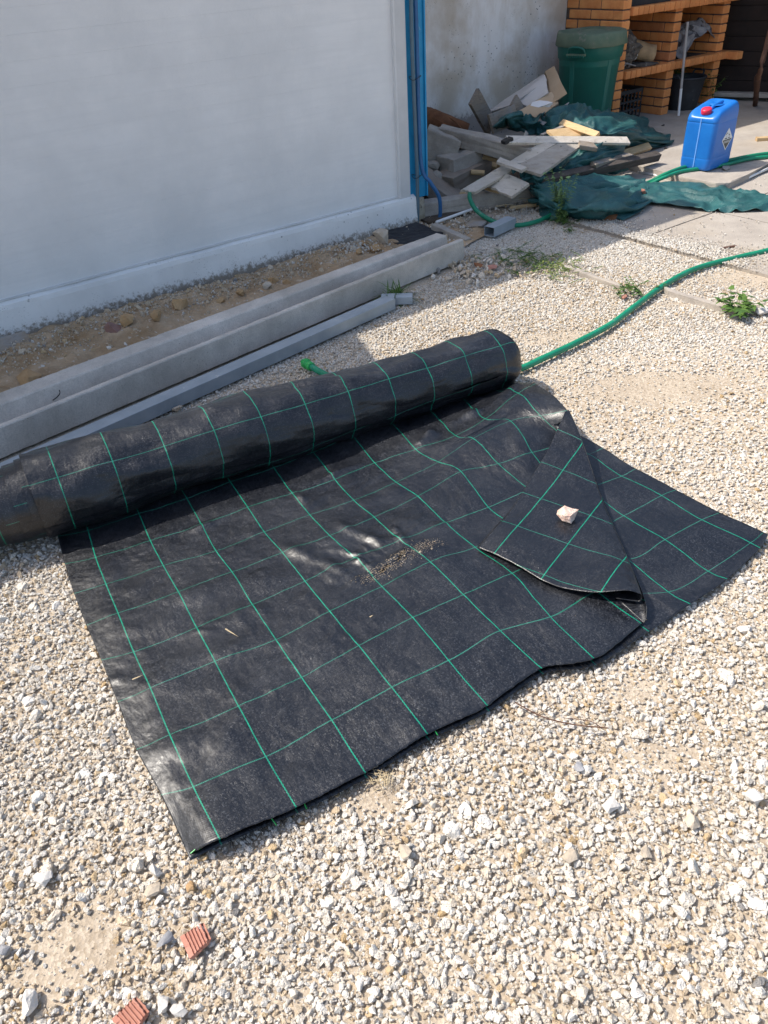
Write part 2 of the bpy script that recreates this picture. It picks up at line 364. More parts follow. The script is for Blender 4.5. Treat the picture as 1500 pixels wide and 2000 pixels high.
MT['shed'] = simple('shaded_shed_board', (.010, .006, .005), (.022, .013, .010), 6, .85, .003, 40)  # near-black colour carries the deep shade on the boards
MT['soildark'] = simple('shade_dark_soil', (.06, .045, .032), (.15, .11, .08), 8, .95, .02, 60)  # soil darkened to paint the shaded gaps of the heap
MT['dirt'] = simple('loose_ochre_dirt', (.27, .17, .085), (.50, .37, .245), 7, .95, .012, 55, spots=((.55, .48, .40), 30, .60))
MT['terracotta'] = simple('terracotta', (.32, .135, .095), (.44, .22, .165), 20, .85, .001, 80)
MT['pink'] = simple('pink_limestone', (.62, .36, .27), (.85, .74, .64), 30, .85, .02, 60)
MT['white_rock'] = simple('white_limestone', (.46, .43, .39), (.64, .61, .56), 18, .85, .004, 60)
MT['tan_rock'] = simple('tan_limestone', (.38, .31, .23), (.52, .45, .36), 18, .85, .004, 60)
MT['grey_rock'] = simple('grey_limestone', (.20, .20, .21), (.34, .34, .35), 18, .85, .004, 60)
MT['ochre_rock'] = simple('ochre_clod', (.33, .20, .09), (.46, .31, .17), 18, .9, .006, 60)
MT['rubber'] = simple('black_rubber', (.018, .019, .022), (.035, .037, .042), 6, .6, .001, 40, spots=((.09, .09, .09), 9, .62))
MT['black'] = simple('black_plastic', (.010, .010, .011), (.02, .02, .022), 6, .5, 0)
MT['bag'] = simple('ashy_grey_bag', (.17, .16, .16), (.40, .39, .39), 12, .7, .006, 40, spots=((.05, .045, .045), 8, .56))
MT['ashes'] = simple('charred_white_ash', (.02, .016, .014), (.20, .17, .14), 16, .9, .01, 40, spots=((.55, .53, .5), 20, .62))
MT['paper'] = simple('white_scrap', (.62, .61, .6), (.75, .74, .73), 9, .7, .002, 40)
MT['recess_shade'] = simple('recess_shade_black', (.012, .012, .014), (.03, .03, .034), 9, .7, .004, 60)
MT['stub'] = simple('flaking_stub', (.32, .25, .16), (.52, .47, .38), 14, .9, .006, 50, spots=((.10, .08, .06), 16, .6))
def m_leaf(name, a, c):
    b = NB(name); oi = b.n('ObjectInfo'); g = b.n('NewGeometry'); col = b.ramp(g.outputs['Random Per Island'], [(0, a), (1, c)])
    return b.out(col, .6, None, 0, .3)
MT['leaf'] = m_leaf('leaf_green', (.035, .085, .015), (.09, .16, .03)); MT['leafy'] = m_leaf('leaf_yellow_green', (.10, .15, .03), (.24, .26, .07)); MT['sprig'] = m_leaf('sprig_green', (.09, .17, .05), (.22, .34, .13)); MT['straw'] = m_leaf('dry_straw', (.34, .26, .15), (.50, .41, .26))
MT['twig'] = simple('brown_twig', (.07, .03, .02), (.14, .07, .04), 20, .8, 0)
def m_net():
    b = NB('green_shade_net'); f = b.noise(6, 6, .65); col = b.ramp(f, [(.3, (.008, .058, .060)), (.7, (.024, .12, .122))])
    col = b.mix(b.ramp(b.noise(180, 2, .7), [(.56, 0.), (.75, .5)]), col, (.16, .33, .31)); col = b.mix(b.ramp(b.noise(3, 6, .7), [(.58, 0.), (.72, .35)]), col, (.16, .17, .14))
    wv = b.n('TexWave', wave_type='BANDS'); wv.inputs['Scale'].default_value = 45; wv.inputs['Distortion'].default_value = 2; b.l(b.co(), wv.inputs['Vector'])
    return b.out(col, .42, b.bump(b.noise(150, 4, .75), .003, .8, b.bump(wv.outputs['Fac'], .003, .5)), 0, .5)
MT['net'] = m_net()

# ------------------------------------------------------------------ ground
def smooth(a, b, x): t = np.clip((x-a)/(b-a), 0, 1); return t*t*(3-2*t)
def dist_poly(P, Q):
    "distance of points P (n,2) to the open polyline Q"
    d = np.full(len(P), 1e9); Q = np.asarray(Q)[:, :2]
    for a, b in zip(Q[:-1], Q[1:]):
        ab = b-a; t = np.clip(((P-a)@ab)/(ab@ab), 0, 1); d = np.minimum(d, np.linalg.norm(P-(a+t[:, None]*ab), axis=1))
    return d
def inside(P, Q):
    Q = np.asarray(Q)[:, :2]; c = np.zeros(len(P), bool)
    for a, b in zip(Q, np.roll(Q, -1, 0)):
        k = ((a[1] > P[:, 1]) != (b[1] > P[:, 1])); x = (b[0]-a[0])*(P[:, 1]-a[1])/(b[1]-a[1]+1e-12)+a[0]; c ^= k & (P[:, 0] < x)
    return c
def vnoise(P, s, seed=0): return np.array([mnoise.noise(Vector((p[0]*s+seed, p[1]*s-seed, seed*.37))) for p in P])
PAVE_EDGE = [(1062, 420), (1130, 438), (1190, 436), (1222, 452), (1262, 464), (1330, 474), (1395, 488), (1440, 506), (1500, 540), (1600, 600), (1900, 720)]
pave_poly = [G(x, y) for x, y in PAVE_EDGE]+[L(7, 3), L(9, -1), L(5, -4), L(1.0, -2.2), L(1.0, -.1)]
def ground_z(x, y): return .006*mnoise.noise(Vector((x*1.3, y*1.3, 0)))+.003*mnoise.noise(Vector((x*5, y*5, 3)))-.014
N_ = 90; xs = np.linspace(-7, 9, N_*2); ys = np.linspace(-3, 11, N_*2)
V = [(x, y, ground_z(x, y)) for x in xs for y in ys]
tag(mk('ground', V, grid_faces(len(xs), len(ys)), MT['ground'], base=(0, 0, 0), smooth=True), kind='structure')
V, Fc = box((0, 20, -.08), (90, 0, 0), (0, 90, 0), (0, 0, .01)); tag(mk('far_ground', V, Fc, MT['ground'], base=(0, 0, 0)), kind='structure')
# concrete yard slabs, irregular joints
yard = bpy.data.objects.new('yard_paving', None); COL.objects.link(yard); yard.location = L(3, .3, 0).tolist(); tag(yard, kind='structure')
S_ = [.70, 1.5, 2.62, 3.7, 4.9, 6.6, 8.6]; O_ = [-2.2, -.95, .62, 1.28, 2.2, 3.4]
for i in range(len(S_)-1):
    for j in range(len(O_)-1):
        if S_[i] < 1.0 and O_[j] < .6: continue
        g = .006; s0, s1, o0, o1 = S_[i]+g, S_[i+1]-g, O_[j]+g, O_[j+1]-g
        n = 7; V = []
        for a in np.linspace(s0, s1, n):
            for b_ in np.linspace(o0, o1, n):
                e = .012*nz((a, b_, 0), 2.3); V.append(L(a+e, b_+.7*e, .004+.004*nz((a, b_, 0), 1.1)+rnd.random()*.0006))
        V, Fc = two_sided(np.array(V).reshape(n, n, 3).transpose(1, 0, 2).reshape(-1, 3), n, n, .05); o = mk('paving_slab', V, Fc, MT['pave'], yard)
# raised screed towards the barbecue
RZ = .05
RF = .006
rp = [G(x, y, RZ) for x, y in [(1236, 322), (1290, 334), (1345, 348), (1400, 357), (1428, 356), (1462, 340), (1500, 318), (1600, 285), (1700, 262)]]
rp += [L(7.5, .4, RZ), L(7.5, -2, RZ), L(2.2, -2, RZ)]
def prism(poly, z0, z1):
    n = len(poly); V = [(*p[:2], z0) for p in poly]+[(*p[:2], z1) for p in poly]
    return np.array(V), [tuple(range(n-1, -1, -1)), tuple(range(n, 2*n))]+[(i, (i+1) % n, n+(i+1) % n, n+i) for i in range(n)]
V, Fc = prism(rp, -.03, RZ); V, Fc = roughen(V, Fc, 4, .006, 9, 2, .012)
for v in V:
    if v[2] > .02: v[2] -= (RZ-RF)*float(smooth(.25, -.55, (v-WP)@WN))
tag(mk('raised_pavement', V, Fc, MT['pave'], smooth=False), kind='structure')

# ------------------------------------------------------------------ white building
wall = thing('white_building', 'white boarded building side with whitewashed plinth standing behind the concrete beam', 'building', L(-2, 0, 0))
z = .19; k = 0
while z < 2.28:
    z1 = min(z+.1, 2.3); o = mk('panel_board', *lbox(-6.0, -.115, -.03, 0+.0002*(k % 3), z+.00014, z1-.00014), MT['panel'], wall); z = z1; k += 1
mk('wall_core', *lbox(-6.0, .0, -1.6, -.02, .0, 2.3), MT['panel'], wall)
# plinth with worn top ledge
def strip(s0, s1, prof, ns, mat, name, parent, amp=.004, s=8, smooth_=False, seed=0):
    "extrude a (off,z) profile along the wall direction with roughness"
    V = []; m = len(prof)
    for a in np.linspace(s0, s1, ns):
        for j, (o_, z_) in enumerate(prof):
            e = amp*nz((a, j*.7, seed), s)+amp*.5*nz((a, j*.7, seed+5), s*3); V.append(L(a, o_+e, z_+e*.6))
    Fc = [(i*m+j, (i+1)*m+j, (i+1)*m+j+1, i*m+j+1) for i in range(ns-1) for j in range(m-1)]
    Fc += [tuple(range(m-1, -1, -1)), tuple(range((ns-1)*m, ns*m))]
    return mk(name, V, Fc, mat, parent, smooth_)
strip(-6, -.0, [(-.02, .186), (.004, .186), (.03, .172), (.036, .15), (.042, .08), (.05, -.06), (-.02, -.06)], 260, MT['plinth'], 'plinth', wall, .0035, 5)
strip(-6, -.12, [(.0, .196), (.012, .194), (.013, .187), (.0, .186)], 60, MT['whitepaint'], 'sill_strip', wall, .001, 3)
mk('corner_trim', *lbox(-.115, -.035, -.02, .018, .165, 2.3), MT['whitepaint'], wall)
mk('trim_lip', *lbox(-.127, -.1155, -.01, .024, .187, 2.3), MT['whitepaint'], wall)
mk('post', *lbox(-.032, .115, -.13, .002, .155, 2.32), MT['blue'], wall)
mk('post_flange', *lbox(.108, .119, -.12, .014, .155, 2.32), MT['blue'], wall)
V, Fc = chunk(L(.045, -.05, .06), WD*.06, WN*.06, ZUP*.1, 5, .008, .012); mk('post_footing', V, Fc, MT['stub'], wall)
mk('roof', *lbox(-6.1, .0, -1.65, .0, 2.302, 2.34), MT['galv'], wall)
aw = [L(a, b_) for a, b_ in [(-2.71, .0005), (-2.81, .3), (-3.4, .66), (-4.2, .78), (-6.4, .80), (-6.4, .0005)]]
mk('awning', *prism(aw, 2.305, 2.335), MT['galv'], wall)
# recessed plastered wall and lean-to roof
pw = thing('plaster_wall', 'stained peeling whitewashed plaster wall behind the rubbish heap and green bin', 'wall', L(2, -1.6, 0))
V = []; ns, nzz = 60, 30
for a in np.linspace(-.4, 8.5, ns):
    for zz in np.linspace(-.1, 2.3, nzz): V.append(L(a, -1.6+.012*nz((a, zz, 0), 1.5), zz))
mk('plaster_face', V, grid_faces(ns, nzz), MT['plaster'], pw, True)
mk('masonry', *lbox(.01, 8.5, -1.85, -1.63, -.1, 2.3), MT['conc'], pw)
mk('lean_to_roof', *lbox(.02, 9.5, -1.85, -1.12, 2.31, 2.36), MT['galv'], pw)
# conduits on the post
def conduit(name, label, pts, r, mat, ribs=0., sm=8):
    V, Fc = tube(pts, r, 10, sm, ribs=ribs); o = mk(name, V, Fc, mat, None, True); return tag(o, label, 'pipe')
co = .035
conduit('grey_conduit', 'thin grey corrugated conduit running down the inner edge of the blue post', [L(.0, co-.006, 2.3), L(.004, co, 1.6), L(-.003, co, 1.1), L(.004, co, .7), L(.012, co, .35), L(.012, co, .2), L(.008, co+.004, .1), L(.006, .03, .0)], .012, MT['cond_grey'], .06, 24)
conduit('blue_conduit', 'blue corrugated conduit strapped to the blue post and curving out at its foot', [L(.035, co, 2.3), L(.03, co, 1.5), L(.034, co, 1.0), L(.036, co, .6), L(.045, co+.01, .34), L(.085, co+.05, .25), L(.135, co+.07, .16), L(.155, co+.06, .06), L(.15, co+.05, -.01)], .0135, MT['cond_blue'], .06, 24)
for zt in (.3, .86, .855):
    a = np.linspace(0, 2*math.pi, 16); tag(mk('wire_tie', *tube([L(.02+.042*math.cos(t), .028+.026*math.sin(t), zt+.01*math.sin(t*2)) for t in a], .0018, 5), MT['black']), 'thin black wire tie round the conduits '+('just above the foot of the blue post' if zt < .5 else 'at mid height of the blue post'), 'tie', 'wire ties on the conduits')
    if zt == .86: break

# ------------------------------------------------------------------ barbecue of orange brick
bq = thing('brick_barbecue', 'orange brick barbecue with two soldier-course shelves standing against the plaster wall', 'barbecue', L(3.9, -1.2, 0))
def brickmesh(lx, ly, lz, nm):
    bm = bmesh.new(); bmesh.ops.create_cube(bm, size=1); bmesh.ops.scale(bm, vec=(lx, ly, lz), verts=bm.verts)
    bmesh.ops.bevel(bm, geom=bm.edges[:], offset=.005, segments=1, affect='EDGES'); me = bpy.data.meshes.new(nm); bm.to_mesh(me); bm.free(); return me
BH = .078; BF = -.944
bmL = brickmesh(.250, .105, .067, 'brick'); bmL.materials.append(MT['brick']); bmH = brickmesh(.105, .105, .067, 'brick'); bmH.materials.append(MT['brick'])
bmLs = bmL.copy(); bmLs.materials.clear(); bmLs.materials.append(MT['brickdk'])
bmS = brickmesh(.066, .105, .064, 'brick'); bmS.materials.append(MT['brick'])
RB = Matrix(((WD[0], WN[0], 0), (WD[1], WN[1], 0), (0, 0, 1))).to_4x4()
Rw = Matrix(((WN[0], -WD[0], 0), (WN[1], -WD[1], 0), (0, 0, 1))).to_4x4()
def setbrick(me, s, o, z, R4=RB):
    q = L(s+rnd.uniform(-.0015, .0015), o+rnd.uniform(-.0025, .0025), z); ob = inst('brick', me, Matrix.Translation(q.tolist()) @ R4 @ Matrix.Rotation(rnd.uniform(-.008, .008), 4, 'Z'), bq); return ob
Z1, Z2 = .39, .882      # undersides of the two shelves
for pi, ps in enumerate((3.13, 3.88, 4.63)):
    for c in range(14):
        zc = .038+c*BH; top = zc+.028
        if zc > 1.06 and pi: break
        off = BF-.0525 if c % 2 else BF-.107
        if c % 2: setbrick(bmH, ps+.055, BF-.0525, zc, RB); st = BF-.11
        else: st = BF
        while st-.25 > -1.61:
            setbrick(bmL if pi == 0 or c < 6 else bmLs if pi == 1 and c % 3 == 0 else bmL, ps+.055, st-.125, zc, Rw); st -= .257
        rest = st+1.6
        if rest > .06:
            inst('brick', bmH, Matrix.Translation(L(ps+.055, st-rest/2, zc).tolist()) @ RB @ Matrix.Diagonal((1, rest/.112, 1, 1)), bq)
    mk('mortar', *lbox(ps+.009, ps+.101, -1.6, BF-.009, .0, 1.1), MT['mortar'], bq)
for zt in (Z1, Z2):
    s_ = 3.275 if True else 0
    while s_ < 4.87:
        setbrick(bmS, s_, BF-.04+.012, zt+.034); s_ += .0735
    mk('shelf_mortar', *lbox(3.25, 4.885, BF-.09, BF+.008, zt+.004, zt+.061), MT['mortar'], bq)
    mk('shelf_slab', *lbox(3.245, 4.86, -1.6, BF-.085, zt+.01, zt+.058), MT['soot'] if zt == Z1 else MT['conc'], bq)
inst('brick', bmL, Matrix.Translation(L(4.86, BF-.0, Z1+.03).tolist()) @ Rw, bq)
mk('back_wall', *lbox(3.245, 4.63, -1.625, -1.585, 0, 1.1), MT['brickdk'], bq)
grill = thing('grill_tray', 'dark grey metal grill tray on the upper shelf of the brick barbecue', 'grill', L(3.6, -1.2, Z2+.066))
mk('tray', *lbox(3.29, 3.84, -1.5, -.99, Z2+.068, Z2+.12), MT['rubber'], grill)
for i in range(14): mk('bar', *tube([L(3.32+i*.038, -1.48, Z2+.135), L(3.32+i*.038, -1.0, Z2+.135)], .004, 6), MT['galv'], grill)
# things on and under the shelves
SZ = Z1+.068
V, Fc = rockmesh(3, 30, (.40, .34, .42), .2); V, Fc = roughen(V, Fc, 3, .035, 16, 2); tag(mk('charred_wood_heap', V+L(3.37, -1.14, SZ+.14), Fc, MT['ashes']), 'charred blackish wood lump streaked with white ash on the lower barbecue shelf', 'burnt wood')
V, Fc = tube([L(3.45, -1.45, SZ+.17), L(3.62, -1.25, SZ+.13), L(3.80, -1.06, SZ+.07)], [.07, .085, .075], 14, 6); tag(mk('firewood_log', jitter(V, .012, 9), Fc, MT['log'], None, True), 'pale brown firewood log lying slantwise on the lower barbecue shelf', 'log')
V, Fc = rockmesh(9, 30, (.5, .3, .035), .3); V, Fc = roughen(V, Fc, 2, .012, 25, 2); tag(mk('charcoal', V+L(3.55, -1.06, SZ+.012), Fc, MT['soot'], None), 'black charcoal and ash spread on the lower barbecue shelf', 'charcoal')
V, Fc = plank(L(3.50, -1.06, SZ+.075), L(3.62, -1.12, SZ+.15), .05, .012, norm([.3, -.8, .5]), 6, rag=.02); tag(mk('white_scrap', jitter(V, .02, 22), Fc, MT['paper']), 'crumpled white scrap lying in the charcoal beside the log', 'paper')
for k, (a, b_) in enumerate([((3.30, -1.0, .03), (3.50, -1.05, .10)), ((3.28, -.99, .06), (3.44, -.98, .02)), ((3.36, -.99, .02), (3.46, -1.08, .13))]):
    tag(mk('kindling_stick', *tube([L(a[0], a[1], SZ+a[2]), L(b_[0], b_[1], SZ+b_[2])], .006, 6), MT['bag']), ['longest ashy stick poking out of the charred wood heap', 'short ashy stick lying at the shelf edge before the charred heap', 'ashy stick leaning up against the charred wood heap'][k], 'stick', 'sticks on the barbecue')
ctrl = [[L(4.16+.56*i/4, -.98-.40*j/3+(0 if 0 < i < 4 else 0), SZ+[[.0, .05, .08, .0], [.14, .24, .22, .08], [.20, .28, .24, .10], [.16, .27, .22, .08], [.0, .05, .05, .0]][i][j]) for j in range(4)] for i in range(5)]
P = patch(ctrl, 9, 9); nu, nv = P.shape[:2]; P = jitter(P.reshape(-1, 3), .035, 14); V, Fc = two_sided(P, nu, nv, .004); tag(mk('crumpled_bag', V, Fc, MT['bag'], None), 'crumpled ash-grey sack heaped on the right bay of the lower barbecue shelf', 'sack')
V, Fc = lathe(L(4.03, -1.42, SZ), [(.05, 0), (.048, .12), (.04, .16), (.038, .33), (.05, .35), (.062, .36), (.062, .43), (.045, .435)], 16); tag(mk('drain_pipe', *cap(V, Fc, 16), MT['conc'], None, True), 'grey pipe with a collar standing in the right bay above the lower shelf', 'pipe')
# crate
cr = thing('plastic_crate', 'black slatted plastic crate under the left bay of the barbecue', 'crate', L(3.5, -1.18, RF))
cw, cd, ch = .18, .15, .26
for a, b_ in (((-cw, -cd), (cw, -cd)), ((cw, -cd), (cw, cd)), ((cw, cd), (-cw, cd)), ((-cw, cd), (-cw, -cd))):
    p, q = L(3.5+a[0], -1.2+a[1], 0), L(3.5+b_[0], -1.2+b_[1], 0)
    for zz in (.01, .085, .16, .245): mk('rail', *box((p+q)/2+ZUP*(RF+zz), (q-p)/2, norm(np.cross(q-p, ZUP))*.004, ZUP*(.009 if zz < .2 else .016)), MT['rubber'], cr)
    for t in np.linspace(0, 1, 8)[:-1]:
        c_ = p+(q-p)*t; mk('slat', *box(c_+ZUP*(RF+ch/2), norm(q-p)*.006, norm(np.cross(q-p, ZUP))*.003, ZUP*ch/2), MT['rubber'], cr)
mk('crate_floor', *lbox(3.33, 3.67, -1.34, -1.06, RF+.004, RF+.012), MT['black'], cr)
# bucket, pole
bk = thing('rubber_bucket', 'large black rubber bucket under the right bay of the barbecue behind the pole', 'bucket', L(4.28, -1.0, RF))
pr = [(.02, .0), (.135, .0), (.142, .01), (.165, .15), (.185, .27), (.190, .275), (.198, .28), (.198, .292), (.185, .292), (.180, .27), (.135, .02), (.02, .02)]
V, Fc = lathe(L(4.28, -1.0, RF), pr, 32); mk('bucket_body', V, Fc, MT['rubber'], bk, True)
for sgn in (-1, 1):
    c_ = L(4.28, -1.0, RF+.285)+sgn*WD*.19; mk('handle', *tube([c_-WN*.06, c_-WN*.045+ZUP*.035+WD*sgn*.02, c_+WN*.045+ZUP*.035+WD*sgn*.02, c_+WN*.06], .009, 8, 6), MT['rubber'], bk, True)
pl = thing('measuring_pole', 'thin weathered white pole leaning upright against the barbecue shelf beside the bucket', 'pole', L(3.98, -.80, RF))
pb_, pt_ = L(3.965, -.80, RF), L(3.975, -.868, .78)
mk('pole_shaft', *tube([pb_+(pt_-pb_)*.3, pt_], .0115, 10), simple('weathered_pole', (.32, .29, .27), (.5, .47, .44), 12, .7, 0), pl)
mk('pole_tip', *tube([pb_, pb_+(pt_-pb_)*.3], .0128, 10), MT['pvc'], pl)

# ------------------------------------------------------------------ dark shed at the far right
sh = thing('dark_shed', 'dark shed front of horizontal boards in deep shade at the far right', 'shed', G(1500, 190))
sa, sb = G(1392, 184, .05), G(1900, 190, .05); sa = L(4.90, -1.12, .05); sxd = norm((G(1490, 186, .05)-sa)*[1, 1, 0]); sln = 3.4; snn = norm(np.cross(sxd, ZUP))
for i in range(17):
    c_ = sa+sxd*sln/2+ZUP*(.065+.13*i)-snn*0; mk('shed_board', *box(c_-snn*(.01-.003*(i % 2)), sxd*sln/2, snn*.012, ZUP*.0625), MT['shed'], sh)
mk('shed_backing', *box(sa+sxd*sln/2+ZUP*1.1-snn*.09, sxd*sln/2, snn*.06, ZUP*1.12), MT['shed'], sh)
mk('shed_shade_roof', *box(sa+sxd*sln/2+ZUP*2.24+snn*.5, sxd*sln/2, snn*.7, ZUP*.02), MT['shed'], sh)  # unseen roof, added to keep the boards in shade
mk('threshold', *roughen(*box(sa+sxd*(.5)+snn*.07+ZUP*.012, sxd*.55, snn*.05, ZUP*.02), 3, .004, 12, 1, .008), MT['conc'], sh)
V, Fc = tube([G(1475, 207, RF), G(1479, 160, .28), G(1490, 120, .48), L(5.25, -.75, 1.1), L(5.4, -.8, 1.9)], [.024, .030, .022, .026, .026], 10, 6); tag(mk('leaning_branch_post', jitter(V, .010, 8), Fc, MT['twig'], None, True), 'leaning rough brown branch post at the right edge before the dark shed', 'post')

# ------------------------------------------------------------------ green bin
bc = L(2.87, -1.05, 0); bn = thing('green_bin', 'large green plastic rubbish bin with mossy lid beside the brick barbecue', 'bin', bc)
oct_ = lambda r, h: (r, h)
V, Fc = lathe(bc, [(.02, .01), (.20, .01), (.21, .03), (.250, .60), (.262, .61), (.272, .70), (.277, .735), (.27, .735), (.26, .70), (.20, .04)], 40, ZUP, WD, .06)
mk('bin_body', V, Fc, MT['binbody'], bn, True)
V, Fc = lathe(bc, [(.290, .705), (.294, .71), (.282, .795), (.272, .81), (.255, .81), (.235, .79), (.13, .792), (.09, .81), (.001, .812)], 40, ZUP, WD, .06); V = jitter(V, .008, 7)
lid = mk('bin_lid', V, Fc, MT['binlid'], bn, True)
for sgn in (-1,):
    for ang in (-128, 38):
        dr = np.array([math.cos(R_(ang)), math.sin(R_(ang)), 0]); sdv = np.cross(ZUP, dr); c_ = bc+dr*.283
        hd = mk('bin_handle', *tube([c_-sdv*.075+ZUP*.66, c_-sdv*.06+ZUP*.70+dr*.02, c_+ZUP*.712+dr*.03, c_+sdv*.06+ZUP*.70+dr*.02, c_+sdv*.075+ZUP*.66], .010, 8, 5), MT['binbody'], bn, True)
        mk('grip', *box(c_+ZUP*.655+dr*.012, sdv*.085, dr*.014, ZUP*.008), MT['binlid'], hd)
        for q in np.linspace(-.07, .07, 8): mk('grip_tooth', *box(c_+ZUP*.644+dr*.02+sdv*q, sdv*.004, dr*.012, ZUP*.008), MT['binbody'], hd)
for ang in (-140, -60, 20, 100, 180):
    dr = np.array([math.cos(R_(ang)), math.sin(R_(ang)), 0]); sdv = np.cross(ZUP, dr)
    p, q = bc+dr*.214+ZUP*.05, bc+dr*.256+ZUP*.6; mk('rib', *plank(p, q, .05, .02, dr, 4, .006, 0), MT['binbody'], bn)

# ------------------------------------------------------------------ jerrican
JZ = RZ+.006
j0 = G(1382, 334, JZ); jw = norm(WD*.86+WN*.50); 
jA = G(1345, 322, JZ); jB = G(1384, 336, JZ); jC = G(1432, 317, JZ)
jx = norm(jC-jB); jy = np.cross(ZUP, jx)   # jx along the labelled broad side, jy points away
jl, jd, jh = .325, .245, .42
jc = jB+jx*jl*.47+jy*jd*.5
jn = thing('blue_jerrican', 'blue plastic jerrican with red screw cap and hazard label standing on the pavement edge', 'jerrican', jc)
def rrect(hx, hy, r, n=5):
    out = []
    for cx, cy, a0 in ((hx-r, hy-r, 0), (-hx+r, hy-r, 90), (-hx+r, -hy+r, 180), (hx-r, -hy+r, 270)):
        for t in range(n+1): a = R_(a0+90*t/n); out.append((cx+r*math.cos(a), cy+r*math.sin(a)))
    return out
rows = [(.80, .78, 0, .03), (.93, .92, .0, .035), (.985, .98, .012, .04), (1, 1, .04, .04), (1, 1, .075, .04), (.99, .99, .078, .04), (.99, .99, .082, .04), (1, 1, .085, .04), (1.005, 1.01, .2, .04), (1, 1, .305, .04), (.985, .985, .308, .04), (.985, .985, .312, .04), (1, 1, .316, .04), (1, 1, .352, .045), (.985, .97, .378, .05), (.93, .90, .398, .05), (.82, .76, .408, .045), (.4, .35, .41, .02), (.02, .02, .41, .002)]
V = []; m = 24
for kx, ky, hz, rr in rows:
    for px_, py_ in rrect(jl/2*kx, jd/2*ky, min(rr, jl/2*kx*.9, jd/2*ky*.9)):
        zz = hz*1.02; X, Y = px_, py_
        if hz > .35: zz += .014*max(0, X/(jl/2)+.3)-.030*math.exp(-((X-.02)/.085)**4-(Y/.055)**4)*(hz > .4)
        if hz > .3:          # dip around the filler and shoulder towards the front end
            f = math.exp(-((X+jl*.36)/.07)**2-((Y)/.075)**2); zz -= .035*f*(hz-.3)/.11
            fx = max(0, -(X)/(jl/2)-.35); zz -= .075*fx*(hz-.3)/.11*(1 if hz > .34 else .3)
        V.append(jc+jx*X+jy*Y+ZUP*zz)
Fc = [(i*m+j, i*m+(j+1) % m, (i+1)*m+(j+1) % m, (i+1)*m+j) for i in range(len(rows)-1) for j in range(m)]+[tuple(range(m-1, -1, -1))]
jb = mk('can_body', V, Fc, MT['jer'], jn, True); sm = jb.modifiers.new('subdiv', 'SUBSURF'); sm.levels = 1; sm.render_levels = 2
cpos = jc-jx*jl*.33+ZUP*.372-jy*.0; cax = norm(ZUP-jx*.25)
mk('filler_neck', *cap(*lathe(cpos-cax*.02, [(.034, 0), (.034, .03)], 20, cax), 20), MT['jer'], jn, True)
pr = [(.036, .0), (.037, .004), (.0365, .024), (.033, .030), (.001, .030)]
V, Fc = lathe(cpos, pr, 40, cax); 
for i in range(80, 120, 2): V[i-40] += (V[i-40]-cpos)*0
mk('screw_cap', V, Fc, MT['red'], jn, True)
hp = [jc-jx*.075+ZUP*.362, jc-jx*.05+ZUP*.386, jc-jx*.02+ZUP*.400, jc+jx*.04+ZUP*.409, jc+jx*.085+ZUP*.413, jc+jx*.115+ZUP*.408]
mk('carry_handle', *tube(hp, .0135, 12, 6), MT['jer'], jn, True)
mk('handle_recess', *cap(*lathe(jc+jx*.03+ZUP*.405, [(.001, .004), (.05, .004), (.052, .0)], 24, ZUP), 24, False, True), MT['jer'], jn, True)
nf = -jx; mk('level_stripe', *plank(jc-jx*(jl/2+.0022)+ZUP*.345, jc-jx*(jl/2+.0022)+ZUP*.02, .008, .0015, nf, 10, .0004, 0), MT['jerstrip'], jn)
# hazard label, a flat diamond sticker on the broad side
lab0 = jc-jy*(jd/2+.0015)+jx*.03+ZUP*.19; LX, LZ = jx, ZUP
def diamond(c, r, off):
    c = c-jy*off; return [c+LX*r, c+LZ*r, c-LX*r, c-LZ*r]
lb = mk('hazard_label', diamond(lab0, .075, .0008), [(0, 1, 2, 3)], MT['labwhite'], jn)
q = lab0-jy*.0014; r = .064; mk('label_lower_half', [q-LX*r, q+LX*r, q-LZ*r], [(0, 2, 1)], MT['labdark'], lb)
q = lab0-jy*.0019; mk('label_text_band', [q-LX*.046-LZ*.008, q+LX*.046-LZ*.008, q+LX*.034-LZ*.024, q-LX*.034-LZ*.024], [(0, 3, 2, 1)], MT['labgrey'], lb)
q = lab0-jy*.0014; bits = []
for (x, z_, wx, wz, sk) in ((-.022, .008, .016, .004, 0), (.022, .008, .013, .003, 0), (-.02, .034, .012, .003, .01), (.018, .034, .012, .003, -.01), (-.012, .022, .0014, .003, 0), (-.018, .019, .0014, .003, 0), (.016, .021, .0014, .003, 0), (.023, .018, .0014, .003, 0)):
    bits.append(([q+LX*(x-wx)+LZ*(z_-wz), q+LX*(x+wx)+LZ*(z_-wz+sk), q+LX*(x+wx)+LZ*(z_+wz+sk), q+LX*(x-wx)+LZ*(z_+wz)], [(0, 1, 2, 3)]))
mk('label_symbol', *join(*bits), MT['labdark'], lb)

# ------------------------------------------------------------------ concrete gutter beam and galvanised tubes
def sweep(p0, p1, prof0, prof1, ns, amp, s, seed, side=WN):
    x = norm(p1-p0); y = norm(np.cross(x, ZUP)); V = []; m = len(prof0)
    for i in range(ns):
        a = i/(ns-1); c_ = p0+(p1-p0)*a
        for j in range(m):
            o_ = prof0[j][0]*(1-a)+prof1[j][0]*a; z_ = prof0[j][1]*(1-a)+prof1[j][1]*a
            q = c_+y*o_+ZUP*z_; e = nz(q, s, seed)+.6*nz(q, s*3, seed); V.append(q+y*amp*e+ZUP*amp*.8*nz(q, s*1.3, seed+4)+(x*.010*nz((q[0]*3, q[1]*3, j*.6), 9, seed) if i in (0, ns-1) else 0))
    Fc = [(i*m+j, (i+1)*m+j, (i+1)*m+(j+1) % m, i*m+(j+1) % m) for i in range(ns-1) for j in range(m)]+[tuple(range(m)), tuple(range(ns*m-1, (ns-1)*m-1, -1))]
    return np.array(V), Fc
